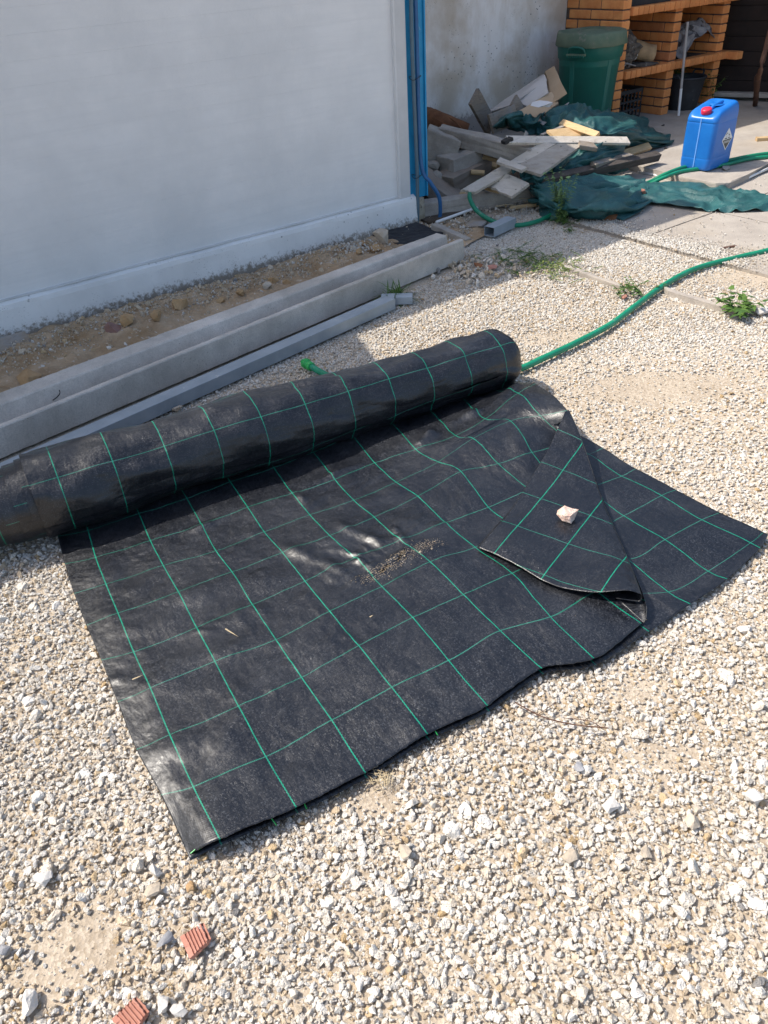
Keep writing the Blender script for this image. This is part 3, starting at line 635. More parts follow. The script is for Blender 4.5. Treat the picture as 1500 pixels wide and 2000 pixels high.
b0, b1 = L(-3.9, 1.335, 0), L(-.262, .794, 0)
def uprof(w):
    k = w/.22
    return [(0, .0), (.0, .055), (-.001, .116), (-.005, .121), (-.026, .121), (-.030, .117), (-.038*k, .060), (-.046*k, .046), (-.108*k, .044), (-.120*k, .054), (-.134*k, .116), (-.139*k, .121), (-.212*k, .121), (-.217*k, .117), (-.22*k, .03), (-.22*k, .0)]
V, Fc = sweep(b0, b1, uprof(.335), uprof(.215), 300, .0020, 26, 3)
tag(mk('concrete_gutter_beam', V, Fc, MT['beam'], None), 'long grey concrete beam with a trough along its top lying before the white building', 'beam')
def boxtube(p0, p1, w, h, t=.003, z0=0.):
    x = norm(p1-p0); y = norm(np.cross(x, ZUP)); V = []; pr = [(w/2, 0), (w/2, h), (-w/2, h), (-w/2, 0)]; ri = [(w/2-t, t), (w/2-t, h-t), (-w/2+t, h-t), (-w/2+t, t)]
    for c_ in (p0, p1):
        for ring in (pr, ri):
            for o_, z_ in ring: V.append(c_+y*o_+ZUP*(z_+z0))
    Fc = []
    for j in range(4):
        k = (j+1) % 4; Fc += [(j, 8+j, 8+k, k), (4+j, 4+k, 12+k, 12+j), (j, k, 4+k, 4+j), (8+j, 12+j, 12+k, 8+k)]
    return np.array(V), Fc
t0, t1 = L(-3.9, 1.51, .0), L(-1.01, 1.065, .0)
o = tag(mk('long_steel_tube', *boxtube(t0, t1, .072, .056), MT['galv']), 'long galvanised square steel tube lying along the front of the concrete beam', 'steel tube')
bv = o.modifiers.new('bevel', 'BEVEL'); bv.width = .004; bv.segments = 2
o = tag(mk('short_steel_tube', *boxtube(G(745, 592, .0), G(806, 590, .0)-[.0, .0, 0], .062, .04), MT['galv']), 'short galvanised tube offcut with dark open end under the grass tuft', 'steel tube')
bv = o.modifiers.new('bevel', 'BEVEL'); bv.width = .003; bv.segments = 2
o = tag(mk('steel_channel_offcut', *boxtube(G(955, 462, .0), G(998, 442, .0), .075, .06), MT['galv']), 'grey galvanised box offcut lying on the white gravel below the rubbish heap', 'steel tube')
bv = o.modifiers.new('bevel', 'BEVEL'); bv.width = .003; bv.segments = 2
V, Fc = tube([G(103, 782, .075), G(112, 775, .08), G(117, 768, .09), G(116, 762, .105)], .0022, 6, 5); tag(mk('bent_wire', V, Fc, MT['black']), 'small bent dark wire lying in the trough of the concrete beam', 'wire')

# dirt bank between plinth and beam
V = []; ns, no = 200, 26
for a in np.linspace(-4.2, .25, ns):
    fo = np.interp(a, [-4.2, -3, -.26, .25], [1.02, .87, .60, .45])
    for j, q in enumerate(np.linspace(0, 1, no)):
        o_ = .02+q*(fo-.02+.06); hgt = .062*math.sin(math.pi*min(q*1.05, 1))**.8*(1 if a < -.55 else max(0., 1-(a+.55)/.25))
        p = L(a, o_); hgt *= .6+.9*(.5+nz(p, 2.2, 4)); V.append(L(a, o_, -.004+hgt+.022*nz(p, 9, 1)+.010*nz(p, 26, 2)))
tag(mk('dirt_bank', V, grid_faces(ns, no), MT['dirt'], None, False), kind='structure')
tag(mk('recess_shade_lump', *roughen(*box(L(-.20, .20, -.005), WD*.18, WN*.15, ZUP*.022), 4, .010, 20, 1), MT['recess_shade'], None), 'dark lump standing in for the shaded recess between the plinth end and the concrete beam', 'recess_shade')  # dark colour put in for the shade of the recess
o = tag(mk('grey_board_end', *plank(L(-3.3, .23, .062), L(-2.62, .22, .06), .12, .045, norm(ZUP+WN*.25), 8, .006), MT['plankgrey'], None), 'weathered grey board half buried at the foot of the plinth at left', 'board')
def bank_z(s_, o_):
    fo = np.interp(s_, [-4.2, -3, -.26, .25], [1.02, .87, .60, .45]); q = min(max((o_-.02)/(fo+.04), 0), 1); p = L(s_, o_)
    h = .062*math.sin(math.pi*min(q*1.05, 1))**.8*(1 if s_ < -.55 else max(0., 1-(s_+.55)/.25)); return h*(.6+.9*(.5+nz(p, 2.2, 4)))+.022*nz(p, 9, 1)
def onbank(px, py):
    z_ = .05
    for _ in range(6): g_ = G(px, py, z_)-WP; z_ = bank_z(g_@WD, g_@WN)
    return z_
def rock(name, label, px, py, size, mat, seed, dims=(1, .8, .65), z0=0., rough_=2, amp=.05, rot=None, cat='stone', grp=None, sink=.25, cubic=.5):
    V, Fc = rockmesh(seed, 16, dims, cubic); V, Fc = roughen(V, Fc, rough_, amp*.5, 3, seed)
    a = rot if rot is not None else seed*1.3; ca, sa_ = math.cos(a), math.sin(a)
    V = V@np.array([[ca, sa_, 0], [-sa_, ca, 0], [0, 0, 1]]); V = V*size; c_ = G(px, py, z0); V[:, 2] += -V[:, 2].min()-sink*size*dims[2]
    return tag(mk(name, V+c_, Fc, mat, None), label, cat, grp)
rock('reddish_stone', 'dark reddish pointed stone leaning against the plinth in the dirt bank', 222, 650, .15, simple('maroon_stone', (.20, .11, .09), (.34, .20, .17), 20, .9, .004, 60), 9, (1, .6, .6), onbank(222, 660))
rock('ochre_clod', 'ochre clod of earth beside the reddish stone at the plinth', 253, 632, .12, MT['ochre_rock'], 6, z0=onbank(253, 640))
rock('ochre_clod', 'ochre clod of earth against the plinth near its middle', 350, 598, .12, MT['ochre_rock'], 8, z0=onbank(350, 598))
rock('tan_stone', 'round tan stone near the beam on the dirt bank', 521, 561, .07, MT['tan_rock'], 10, z0=onbank(521, 561))
rock('orange_stone', 'orange stone behind the round tan stone on the dirt bank', 535, 549, .07, MT['ochre_rock'], 12, z0=onbank(535, 549))
rock('tan_boulder', 'largest tan stone on the dirt bank next to the dark recess', 746, 470, .14, MT['tan_rock'], 14, (1, .8, .8), onbank(740, 475))
for i, (x, y, s_) in enumerate([(690, 470, .07), (712, 480, .075), (735, 489, .08), (700, 492, .06), (560, 553, .05), (470, 575, .06), (430, 590, .06), (310, 620, .08), (60, 745, .12)]):
    rock('earth_clod', ['small', 'rounded', 'broad', 'flattish', 'little', 'crumbly', 'low', 'lumpy', 'wide'][i]+' ochre earth clod on the dirt bank '+['left of the largest tan stone', 'just below left of the largest tan stone', 'between largest tan stone and beam', 'near the white pebbles', 'right of the orange stone', 'left of the round tan stone', 'beside the beam left of centre', 'right of the reddish stone', 'at the left edge of the picture'][i], x, y, s_*1.15, MT['ochre_rock'], 30+i, z0=onbank(x, y))

# ------------------------------------------------------------------ rubble and rubbish heap
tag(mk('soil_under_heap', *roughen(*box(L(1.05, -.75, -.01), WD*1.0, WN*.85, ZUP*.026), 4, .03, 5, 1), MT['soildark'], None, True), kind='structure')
def P3(a): return G(*a)
def mason(label, c3, d1, half, seed, mat='conc', name='concrete_chunk', tilt=0., up_=ZUP, bev=.006, amp=.012):
    c_ = G(*c3); x = norm(d1); y = norm(np.cross(up_, x)); z_ = np.cross(x, y)
    return tag(mk(name, *chunk(c_, x*half[0], y*half[1], z_*half[2], seed, amp, bev), MT[mat], None), label, 'concrete chunk', 'broken concrete in the heap')
rt = norm(WD*.95-WN*.1); 
mason('long grey concrete post fragment lying across the rubble heap', (946, 282, .31), G(1015, 298, .27)-G(880, 266, .33), (.42, .055, .058), 3, 'conc', 'concrete_post_fragment', bev=.008)
mason('upper broken concrete block with speckled end next to the blue post', (862, 290, .27), WD*.7+WN*.7+ZUP*-.35, (.13, .10, .11), 4)
mason('concrete block behind the blue post at the top of the rubble', (846, 275, .26), WD*.6-WN*.5, (.16, .08, .06), 44, 'conc2')
mason('pale speckled concrete block in the middle of the rubble', (898, 318, .19), WD*1+ZUP*.1, (.14, .09, .075), 5)
mason('dark flat concrete block under the pale speckled one', (905, 343, .11), WD*1+ZUP*.12-WN*.1, (.20, .10, .062), 6, 'conc2')
mason('reddish grey slab leaning beside the foot of the blue post', (848, 362, .10), WN*.75+WD*.35-ZUP*.45, (.20, .11, .045), 7, 'conc2')
mason('low rounded concrete kerb piece at the front of the rubble', (900, 398, .045), G(1010, 380, .04)-G(850, 405, .04), (.52, .06, .055), 8, 'conc', 'concrete_kerb_piece', bev=.03)
for i, (x, y, z_, s_) in enumerate([(838, 300, .22, .13), (842, 325, .18, .14), (852, 345, .14, .13), (858, 310, .16, .10), (835, 350, .1, .13)]):
    V, Fc = rockmesh(60+i, 16, (1, .8, .7)); V, Fc = roughen(V, Fc, 2, .02, 5, i); tag(mk('rubble_stone', V*s_+G(x, y, z_), Fc, MT['conc']), ['top', 'second', 'third', 'dark wedged', 'lowest'][i]+' rough rubble stone beside the blue post', 'stone', 'rubble stones beside the post')
# logs and boards
V, Fc = tube([G(800, 215, .26), G(840, 232, .27), G(880, 243, .24), G(915, 252, .2)], [.09, .085, .07, .05], 16, 6); tag(mk('peeling_log', jitter(V, .014, 9), Fc, MT['bark'], None, True), 'thick reddish brown log lying at the foot of the plaster wall', 'log')
for i in range(9):
    a_ = G(866+i*6, 262-i*1.5, .27+.02*rnd.random()); e_ = a_+np.array([rnd.uniform(-.15, .1), rnd.uniform(-.1, .1), rnd.uniform(.02, .13)])
    if i % 3 == 0: tag(mk('bark_stick', *tube([a_, (a_+e_)/2+[0, 0, .01], e_], [.009, .006, .004], 6, 3), MT['bark']), ['broken bark stick by the end of the brown log', None, None, 'upright bark stick standing on the brown log end', None, None, 'bark stick right of the brown log end'][i], 'stick', 'bark sticks')
def board(name, label, a, b_, w_, t_, mat, n=ZUP, **kw):
    return tag(mk(name, *plank(G(*a), G(*b_), w_, t_, n, **kw), MT[mat], None), label, 'board')
tc = norm([-.15, -.6, .75])
board('brown_board', 'dark brown board standing aslant against the plaster wall', (928, 188, .52), (962, 250, .26), .15, .03, 'plankgrey', norm(WN*.8+ZUP*.5-WD*.2))
board('grey_box_board', 'grey board end with nail holes below the cardboard box', (960, 242, .36), (1010, 222, .40), .14, .03, 'plankgrey', norm(WN*.9+ZUP*.35))
board('short_grey_board', 'short grey board leaning on the lower edge of the cardboard box', (1005, 194, .48), (1028, 232, .33), .11, .025, 'plankgrey', norm(WN*.8+ZUP*.5))
board('white_long_plank', 'long thin white plank with black painted end lying on top of the heap', (992, 271, .40), (1228, 273, .27), .07, .022, 'plankwhite', norm(ZUP*.8+np.array([0, -.5, 0])), seg=14)
tag(mk('black_plank_tip', *plank(G(986, 270, .402), G(994, 272, .402), .071, .0235, norm(ZUP*.8+np.array([0, -.5, 0])), 2), MT['black']), 'black painted stub at the left end of the long white plank', 'board')
board('raw_pine_batten', 'yellow pine batten lying on top of the heap', (1096, 237, .38), (1166, 262, .33), .055, .03, 'plankraw', norm([-.2, -.6, .8]))
board('raw_pine_board', 'light pine board under the yellow batten', (1078, 262, .34), (1160, 252, .32), .13, .02, 'plankraw', norm([-.1, -.4, .9]))
# door leaf of whitewashed boards sloping down to the left
dl = thing('board_panel', 'broken whitewashed panel of joined boards sloping down over the front of the heap', 'panel', G(1020, 330))
def slab4(name, pts, th, mat, parent, k=10, warp=.004, rag=0.):
    a, b_, c_, d_ = [G(*p) for p in pts]; C = np.array([[a, d_], [b_, c_]]); P = patch(C, k, k); nu, nv = P.shape[:2]; P = P.reshape(-1, 3)
    if rag: 
        for i in range(nu): 
            for j in range(nv):
                if i == nu-1: P[i*nv+j] += norm(c_-d_)*0+norm(b_-a)*rag*(nz((j*.9, i, 1), 1.1)+nz((j*2.3, i, 1), 1.3))
    V, Fc = two_sided(jitter(P, warp, 6, 2), nu, nv, th); return mk(name, V, Fc, MT[mat], parent)
slab4('narrow_board', [(1056, 279, .345), (901, 370, .16), (929, 375, .15), (1086, 281, .337)], .018, 'plankwhite', dl, rag=.02)
slab4('wide_board', [(1090, 281, .335), (1004, 326, .25), (1056, 341, .235), (1138, 281, .32)], .018, 'plankwhite', dl)
slab4('cross_batten', [(977, 312, .288), (1028, 332, .265), (1018, 338, .26), (970, 320, .278)], .018, 'plankwhite', dl)
slab4('torn_end', [(902, 369, .115), (898, 377, .10), (922, 380, .09), (928, 375, .10)], .014, 'plankraw', dl, warp=.01)
fb = thing('broken_white_board', 'broken white board with splintered raw end at the front of the heap', 'board', G(990, 360))
slab4('board_face', [(984, 336, .225), (943, 359, .16), (1000, 383, .13), (1033, 358, .19)], .02, 'plankwhite', fb, rag=.02)
slab4('splintered_end', [(944, 358, .15), (942, 364, .135), (998, 386, .11), (1000, 382, .12)], .016, 'plankraw', fb, warp=.012)
board('dark_square_beam', 'dark grey square beam reaching out from the heap to the right', (1060, 347, .20), (1287, 298, .13), .06, .055, 'plankdark', norm([0, -.4, .9]), seg=12)
board('pale_end_board', 'board with pale cut edge between the green net folds at right', (1214, 300, .11), (1270, 283, .11), .06, .03, 'plankraw', norm([0, -.7, .7]))
board('grey_pointed_stake', 'grey stake pointing down out of the green net above the sprig', (1075, 355, .10), (1122, 374, .03), .045, .02, 'plankgrey', norm([0, -.4, .9]), taper=.4)
board('brown_split_board', 'split brown board lying between the concrete chunks', (922, 298, .20), (970, 322, .16), .05, .03, 'plankraw', norm([-.2, -.5, .8]), rag=.05)
board('grey_split_board', 'grey brown split board under the long concrete post fragment', (962, 302, .20), (1000, 312, .18), .05, .025, 'plankgrey', norm([-.2, -.5, .8]), rag=.04)
board('long_brown_plank', 'long brown plank edge in shade under the broken white panel', (938, 388, .06), (1035, 366, .07), .03, .09, 'plankgrey', ZUP)
board('ground_board', 'short grey board lying on the soil before the steel offcut', (925, 440, .02), (946, 420, .02), .11, .018, 'plankgrey', ZUP, rag=.03)
board('concrete_lath', 'grey lath lying from the dark recess towards the steel offcut', (848, 436, .05), (915, 466, .015), .05, .04, 'conc', ZUP)
board('white_peg', 'small white peg sticking up beside the long white plank', (1030, 258, .34), (1023, 280, .28), .035, .01, 'plankwhite', norm(WN+ZUP*.3))
tag(mk('short_wooden_dowel', *tube([G(920, 336, .16), G(946, 338, .15)], .018, 12), MT['plankraw']), 'short pale dowel poking out of the rubble left of the white panel', 'stick')
extra = [('brown_batten', 'brown batten poking out left of the white panel top', (940, 300, .24), (1012, 316, .21), .045, .03, 'plankraw'),
 ('dark_plank_end', 'dark plank end sticking out under the long concrete fragment', (930, 306, .19), (968, 312, .17), .07, .02, 'plankdark'),
 ('brown_lath', 'thin brown lath crossing under the white panel front edge', (905, 384, .06), (985, 372, .09), .03, .02, 'plankraw'),
 ('grey_lath', 'thin grey lath lying on the brown log behind the rubble', (836, 262, .30), (905, 270, .31), .04, .02, 'plankgrey'),
 ('pale_lath', 'pale narrow lath between the green net and the yellow batten', (1058, 262, .33), (1098, 246, .36), .022, .012, 'plankwhite'),
 ('grey_square_post', 'grey square post end beside the dark beam on the right of the heap', (1160, 318, .20), (1232, 300, .15), .05, .04, 'plankgrey'),
 ('short_raw_block', 'short raw wood block under the right end of the long white plank', (1135, 279, .33), (1160, 283, .30), .07, .03, 'plankgrey'),
 ('splintered_slat', 'splintered slat lying on the soil in front of the low kerb piece', (1000, 405, .02), (1060, 396, .02), .03, .012, 'plankraw'),
 ('long_soil_board', 'weathered board half sunk in the soil behind the sprig', (1090, 398, .02), (1180, 388, .03), .05, .02, 'plankgrey')]
for nm_, lb_, a_, b_, w_, t_, m_ in extra: board(nm_, lb_, a_, b_, w_, t_, m_, norm([-.1, -.45, .9]), rag=.03)
for k in range(5):
    a_ = G(940+k*28, 398+6*math.sin(k*2), .02); e_ = a_+np.array([rnd.uniform(.05, .2), rnd.uniform(-.1, .1), .01])
    tag(mk('soil_twig', *tube([a_, (a_+e_)/2+[0, .01, .012], e_], [.004, .003, .002], 5, 4), MT['straw']), ['twig by the low kerb piece', 'twig right of the first soil twig', 'twig at the middle of the bare soil', 'twig under the green net edge', 'twig behind the sprig'][k]+' in front of the rubble', 'twig', 'twigs on the bare soil')
# cardboard box, open and squashed
cb = thing('cardboard_box', 'squashed open cardboard box leaning on the heap in front of the green bin', 'box', G(1040, 215))
def quad(name, pts, mat, th=.005, k=8, warp=.012):
    a, b_, c_, d_ = [G(*p) for p in pts]; C = np.array([[a, d_], [b_, c_]]); P = patch(C, k, k); nu, nv = P.shape[:2]; P = P.reshape(-1, 3); P = jitter(P, warp, 5, 3); V, Fc = two_sided(P, nu, nv, th); return mk(name, V, Fc, MT[mat], cb)
quad('long_side', [(948, 222, .36), (1062, 146, .58), (1068, 158, .56), (1000, 205, .43)], 'cardboard')
quad('front_side', [(948, 222, .36), (1004, 196, .42), (1010, 222, .36), (968, 240, .33)], 'cardboard')
quad('flap', [(1004, 198, .44), (1064, 148, .59), (1072, 182, .50), (1030, 208, .42)], 'cardboard')
quad('upright_flap', [(1066, 140, .60), (1084, 131, .64), (1107, 184, .50), (1080, 203, .43)], 'cardin')
quad('inner_side', [(1064, 146, .57), (1066, 140, .60), (1090, 203, .43), (1078, 212, .41)], 'cardin')
quad('bottom_flap', [(1048, 236, .34), (1112, 200, .40), (1108, 207, .40), (1060, 243, .33)], 'cardboard')
quad('far_side', [(1000, 225, .38), (1078, 180, .5), (1090, 205, .42), (1040, 238, .34)], 'cardin')
V, Fc = rockmesh(71, 14, (.2, .09, .05)); tag(mk('torn_paper', jitter(V, .02, 18)+G(1058, 205, .46), Fc, MT['paper']), 'crumpled pale paper sticking out of the cardboard box', 'paper')
# green shade net
net = thing('shade_net', 'crumpled dark green shade net draped through the heap and trailing out to the right', 'net', G(1150, 350))
def netpatch(name, rows, ku=12, kv=12, amp=.02, s=9, seed=0, th=.003, rf=5., cf=3.):
    C = np.array([[G(*p) for p in r] for r in rows]); P = patch(C, ku, kv); nu, nv = P.shape[:2]; P = P.reshape(-1, 3); N0 = ZUP
    gg = P.reshape(nu, nv, 3); nn = np.cross(np.gradient(gg, axis=1), np.gradient(gg, axis=0)); nn /= np.linalg.norm(nn, axis=2)[..., None]+1e-9; nn = nn.reshape(-1, 3); nn[nn[:, 2] < 0] *= -1
    for i in range(len(P)):
        r_, c_ = divmod(i, nv); x, y = r_/nu*rf, c_/nv*cf; wv = .9*mnoise.noise(Vector((x*.7, y*.9, seed+9)))
        a = mnoise.noise(Vector((x+wv, y+wv*.6, seed))); b_ = mnoise.noise(Vector((x*2.1+wv*2, y*1.6, seed+2))); c3 = mnoise.noise(Vector((x*4+wv*3, y*3.5, seed+5)))
        d_ = (1-abs(a)*3.0)*amp+(.5-abs(b_)*2)*amp*.45+c3*amp*.16; P[i] = P[i]+nn[i]*d_*.8+np.array([0, 0, d_*.2])
    V, Fc = two_sided(P, nu, nv, th); return mk(name, V, Fc, MT['net'], net, True)
netpatch('net_fold_behind', [[(960, 262, .27), (985, 258, .27), (1020, 262, .27), (1060, 262, .25)], [(966, 250, .34), (990, 236, .40), (1015, 234, .38), (1050, 238, .36)], [(985, 235, .36), (1010, 224, .42), (1035, 230, .38), (1062, 228, .36)]], 20, 20, amp=.03, seed=1, rf=3, cf=3)
netpatch('net_mound_back', [[(1040, 285, .18), (1100, 290, .15), (1160, 292, .14), (1220, 292, .12), (1302, 288, .02)], [(1052, 255, .28), (1100, 258, .29), (1150, 262, .29), (1210, 262, .26), (1306, 276, .05)], [(1060, 232, .34), (1105, 224, .38), (1150, 230, .36), (1215, 240, .28), (1270, 250, .12)], [(1070, 222, .33), (1115, 212, .36), (1150, 217, .32), (1200, 228, .2), (1262, 240, .06)]], 24, 20, amp=.045, seed=2, rf=5, cf=5)
netpatch('net_mound_middle', [[(1062, 372, .04), (1105, 368, .05), (1160, 352, .05), (1222, 335, .03)], [(1078, 342, .14), (1115, 330, .17), (1160, 322, .17), (1215, 315, .1)], [(1110, 312, .20), (1130, 300, .24), (1160, 294, .25), (1212, 290, .18)], [(1130, 298, .20), (1150, 284, .26), (1175, 280, .27), (1210, 280, .2)]], 22, 22, amp=.04, seed=3, rf=4.5, cf=3)
netpatch('net_front_drape', [[(1050, 405, .0), (1075, 424, .0), (1133, 432, .0), (1207, 431, .0), (1262, 405, .0)], [(1040, 385, .07), (1070, 400, .08), (1130, 408, .10), (1200, 404, .09), (1266, 392, .03)], [(1037, 360, .13), (1062, 370, .13), (1120, 382, .08), (1195, 380, .05), (1268, 380, .02)], [(1026, 342, .205), (1050, 348, .19), (1100, 354, .13), (1180, 360, .08), (1262, 368, .02)], [(988, 334, .235), (1038, 330, .20), (1085, 338, .14), (1150, 346, .07), (1255, 358, .01)]], 22, 26, amp=.045, seed=4, rf=7, cf=3.5)
netpatch('net_trail', [[(1225, 392, .02), (1300, 402, .012), (1380, 412, .012), (1450, 413, .012), (1520, 410, .01), (1600, 405, .01)], [(1228, 378, .05), (1300, 383, .04), (1380, 392, .03), (1450, 398, .025), (1520, 398, .02), (1600, 396, .02)], [(1232, 366, .05), (1300, 366, .05), (1380, 374, .04), (1450, 384, .03), (1520, 388, .02), (1600, 388, .02)], [(1240, 356, .02), (1310, 358, .015), (1390, 364, .012), (1450, 374, .01), (1520, 378, .01), (1600, 380, .01)]], amp=.016, seed=5, kv=24, rf=3, cf=9)
rock('brown_lump', 'brown earthy lump lying on the gravel before the green net', 1190, 430, .13, MT['bark'], 80, (1, .7, .5))
rock('orange_brick_shard', 'orange and brown brick shard on the green net where the trail begins', 1253, 378, .09, MT['terracotta'], 81, (1, .6, .6), .05)

# ------------------------------------------------------------------ hoses and pipes
def hose(name, label, pts, r, **kw):
    V, Fc = tube([G(*p) for p in pts], r, 14, 14, **kw); return tag(mk(name, V, Fc, MT['hose'], None, True), label, 'hose')
hose('garden_hose', 'long green garden hose crossing the gravel from the right and passing under the roll', [(1700, 430, .03), (1600, 462, .02), (1500, 489, .014), (1440, 503, .013), (1360, 524, .013), (1300, 555, .013), (1240, 598, .013), (1190, 635, .013), (1120, 672, .013), (1060, 700, .013), (1010, 722, .013), (930, 742, .013), (830, 762, .013), (720, 762, .012), (660, 742, .016), (628, 728, .02), (608, 716, .022)], .0145)
cn = thing('hose_connector', 'bright green screw connector on the hose end beside the roll', 'connector', G(596, 708, .0))
ca_, cb_ = G(609, 717, .022), G(583, 701, .024); ax = norm(cb_-ca_); ln = np.linalg.norm(cb_-ca_)
V, Fc = lathe(ca_, [(.014, 0), (.020, .002), (.021, .020), (.017, .024), (.017, .034), (.022, .036), (.022, .056), (.018, .060), (.012, .062), (.012, .075), (.009, .076)], 18, ax); mk('coupling', *cap(V, Fc, 18), MT['conn'], cn, True)
for i in range(9):
    t = 2*math.pi*i/9; a_ = norm(np.cross(ax, ZUP)); b_ = np.cross(ax, a_); c_ = ca_+ax*.046+.022*(math.cos(t)*a_+math.sin(t)*b_); mk('grip_rib', *tube([c_-ax*.009, c_+ax*.009], .0022, 5), MT['conn'], cn)
hose('hose_loop', 'green hose loop hanging out of the heap above the steel offcut', [(1000, 352, .10), (948, 350, .12), (926, 362, .13), (917, 380, .135), (922, 398, .10), (936, 416, .055), (968, 434, .018), (1010, 440, .012), (1050, 432, .012), (1080, 418, .02)], .0145)
hose('upper_hose', 'upper of the two green hoses passing behind the jerrican', [(1240, 366, .015), (1270, 355, .02), (1300, 340, .06), (1340, 326, .066), (1400, 318, .066), (1460, 306, .066), (1500, 300, .066), (1600, 290, .066), (1700, 275, .066)], .0145)
hose('lower_hose', 'lower of the two green hoses in front of the jerrican end', [(1225, 372, .014), (1262, 362, .018), (1296, 347, .058), (1335, 334, .065), (1400, 325, .065), (1460, 311, .066), (1500, 306, .066), (1600, 296, .066), (1700, 280, .066)], .013)
def pvc(name, label, pts, r):
    return tag(mk(name, *tube([G(*p) for p in pts], r, 10), MT['pvc'], None, True), label, 'pipe')
pvc('white_pipe', 'white plastic pipe on the ground before the raised pavement', [(1246, 336, .012), (1413, 366, .012)], .0095)
pvc('white_pipe', 'white plastic pipe at the right edge angled beside the concrete corner', [(1425, 364, .012), (1520, 320, .03)], .0095)
pvc('grey_white_pipe', 'long thin white pipe lying on the soil under the heap', [(852, 434, .02), (935, 404, .02), (1035, 380, .02)], .0095)
tag(mk('pine_offcut', *plank(G(1478, 268, RZ+.03), G(1530, 266, RZ+.03), .05, .03), MT['plankraw'], None), 'small pine offcut lying on the sunny pavement at the right edge', 'board')
rock('concrete_lump', 'smooth grey concrete lump at the foot of the jerrican', 1418, 330, .13, MT['pave'], 83, (1, .5, .25), RZ)
rock('black_coal', 'black lump of coal on the shaded pavement', 1295, 246, .04, MT['soot'], 84, z0=RF)
rock('black_coal', 'dark crumb of charcoal near the net tip on pavement', 1300, 290, .03, MT['soot'], 85, z0=RZ)
rock('white_chip', 'flat white chip lying on the pavement in front of the plastic crate', 1245, 240, .11, MT['white_rock'], 86, (1, .6, .25), RF)
V, Fc = plank(G(1408, 484, .012), G(1436, 479, .014), .02, .008, rag=.02); tag(mk('dark_bark_piece', V, Fc, MT['twig']), 'dark bark sliver lying on the pavement above the hose', 'bark')
# kerb edging strips in the gravel
tag(mk('concrete_edging', *roughen(*box((G(1100, 522, .0)+G(1215, 563, .0))/2, (G(1215, 563)-G(1100, 522))/2, np.array([.0, .022, 0]), ZUP*.012), 4, .006, 8, 3), MT['conc']), 'thin sunken concrete edging strip left of the small weed', 'edging', 'sunken concrete edging')
tag(mk('concrete_edging', *roughen(*box((G(1300, 570, .0)+G(1432, 610, .0))/2, (G(1432, 610)-G(1300, 570))/2, np.array([.0, .03, 0]), ZUP*.016), 4, .006, 8, 3), MT['conc']), 'thin sunken concrete edging strip ending at the leafy weed', 'edging', 'sunken concrete edging')

# ------------------------------------------------------------------ the woven mat
MATB = G(700, 1150)
mat = thing('ground_cover_roll', 'half unrolled black woven ground cover with green grid threads lying on the gravel', 'ground cover', MATB)
rowsT = [
 [(368, 1670), (429, 1639), (578, 1577), (713, 1509), (835, 1435), (952, 1378), (1058, 1306), (1160, 1288), (1253, 1219), (1258, 1217), (1260, 1215), (1262, 1212), (1263, 1209)],
 [(315, 1553), (378, 1538), (519, 1478), (648, 1408), (765, 1343), (876, 1292), (977, 1232), (1075, 1206), (1165, 1157), (1215, 1172), (1240, 1172), (1254, 1172), (1260, 1172)],
 [(267, 1465), (333, 1439), (466, 1380), (589, 1324), (701, 1264), (806, 1207), (905, 1162), (1000, 1120), (1085, 1082), (1150, 1075), (1190, 1080), (1215, 1083), (1226, 1090)],
 [(230, 1372), (295, 1347), (420, 1293), (539, 1250), (644, 1194), (746, 1146), (840, 1097), (928, 1069), (1012, 1032), (1090, 1005), (1140, 1000), (1180, 1008), (1196, 1018)],
 [(198, 1290), (261, 1273), (384, 1226), (493, 1181), (596, 1136), (693, 1092), (782, 1057), (870, 1022), (954, 991), (1033, 957), (1090, 940), (1145, 938), (1166, 944)],
 [(169, 1222), (231, 1199), (349, 1158), (453, 1117), (552, 1080), (644, 1047), (731, 1011), (816, 969), (900, 924), (973, 906), (1039, 885), (1110, 865), (1139, 870)],
 [(145, 1160), (207, 1141), (319, 1105), (422, 1077), (516, 1039), (605, 1006), (691, 978), (774, 942), (856, 903), (924, 857), (997, 822), (1055, 813), (1108, 802)],
 [(127, 1102), (187, 1089), (294, 1057), (394, 1026), (484, 992), (571, 965), (654, 937), (732, 904), (812, 877), (890, 852), (948, 818), (1012, 768), (1046, 750)],
 [(113, 1048), (172, 1036), (272, 1005), (365, 974), (450, 942), (535, 914), (612, 884), (688, 852), (765, 826), (840, 802), (905, 780), (962, 758), (1000, 745)]]
rowsT.append([(2*a[0]-b_[0]+(a[0]-b_[0])*.3, a[1]-62) for a, b_ in zip(rowsT[8], rowsT[7])])
zT = np.full((10, 13), .026); zT[:, 0] = .016; zT[9] = .02; zT[0, 0] = .006; zT[0, 1] = .050; zT[1, 1] = .030; zT[0, 2] = .034; zT[0, 3] = .026
zT[6, 7:13] = [.03, .045, .07, .085, .10, .135]; zT[7, 7:13] = [.03, .05, .07, .09, .115, .09]; zT[8, 8:13] = [.03, .03, .04, .04, .03]
zT[5, 8:13] = [.035, .05, .06, .05, .055]; zT[4, 8:13] = [.03, .03, .03, .028, .032]; zT[3, 8:13] = [.028]*5; zT[2, 8:13] = [.028, .028, .026, .028, .034]
zT[1, 8:13] = [.028, .026, .028, .034, .045]; zT[0, 8:13] = [.018, .02, .022, .026, .03]
zT[1, 3] = .02; zT[2, 2] = .035; zT[3, 4] = .034; zT[4, 6] = .04; zT[3, 6] = .036; zT[5, 5] = .034
UT = np.tile(np.arange(13, dtype=float), (10, 1)); UT[:, 0] = .52; UT[:, 12] = 11.55
for r_ in range(4): UT[r_, 9:13] = 8+np.array([.12, .2, .28, .36]) if r_ < 2 else [8.9, 9.5, 9.9, 10.2]
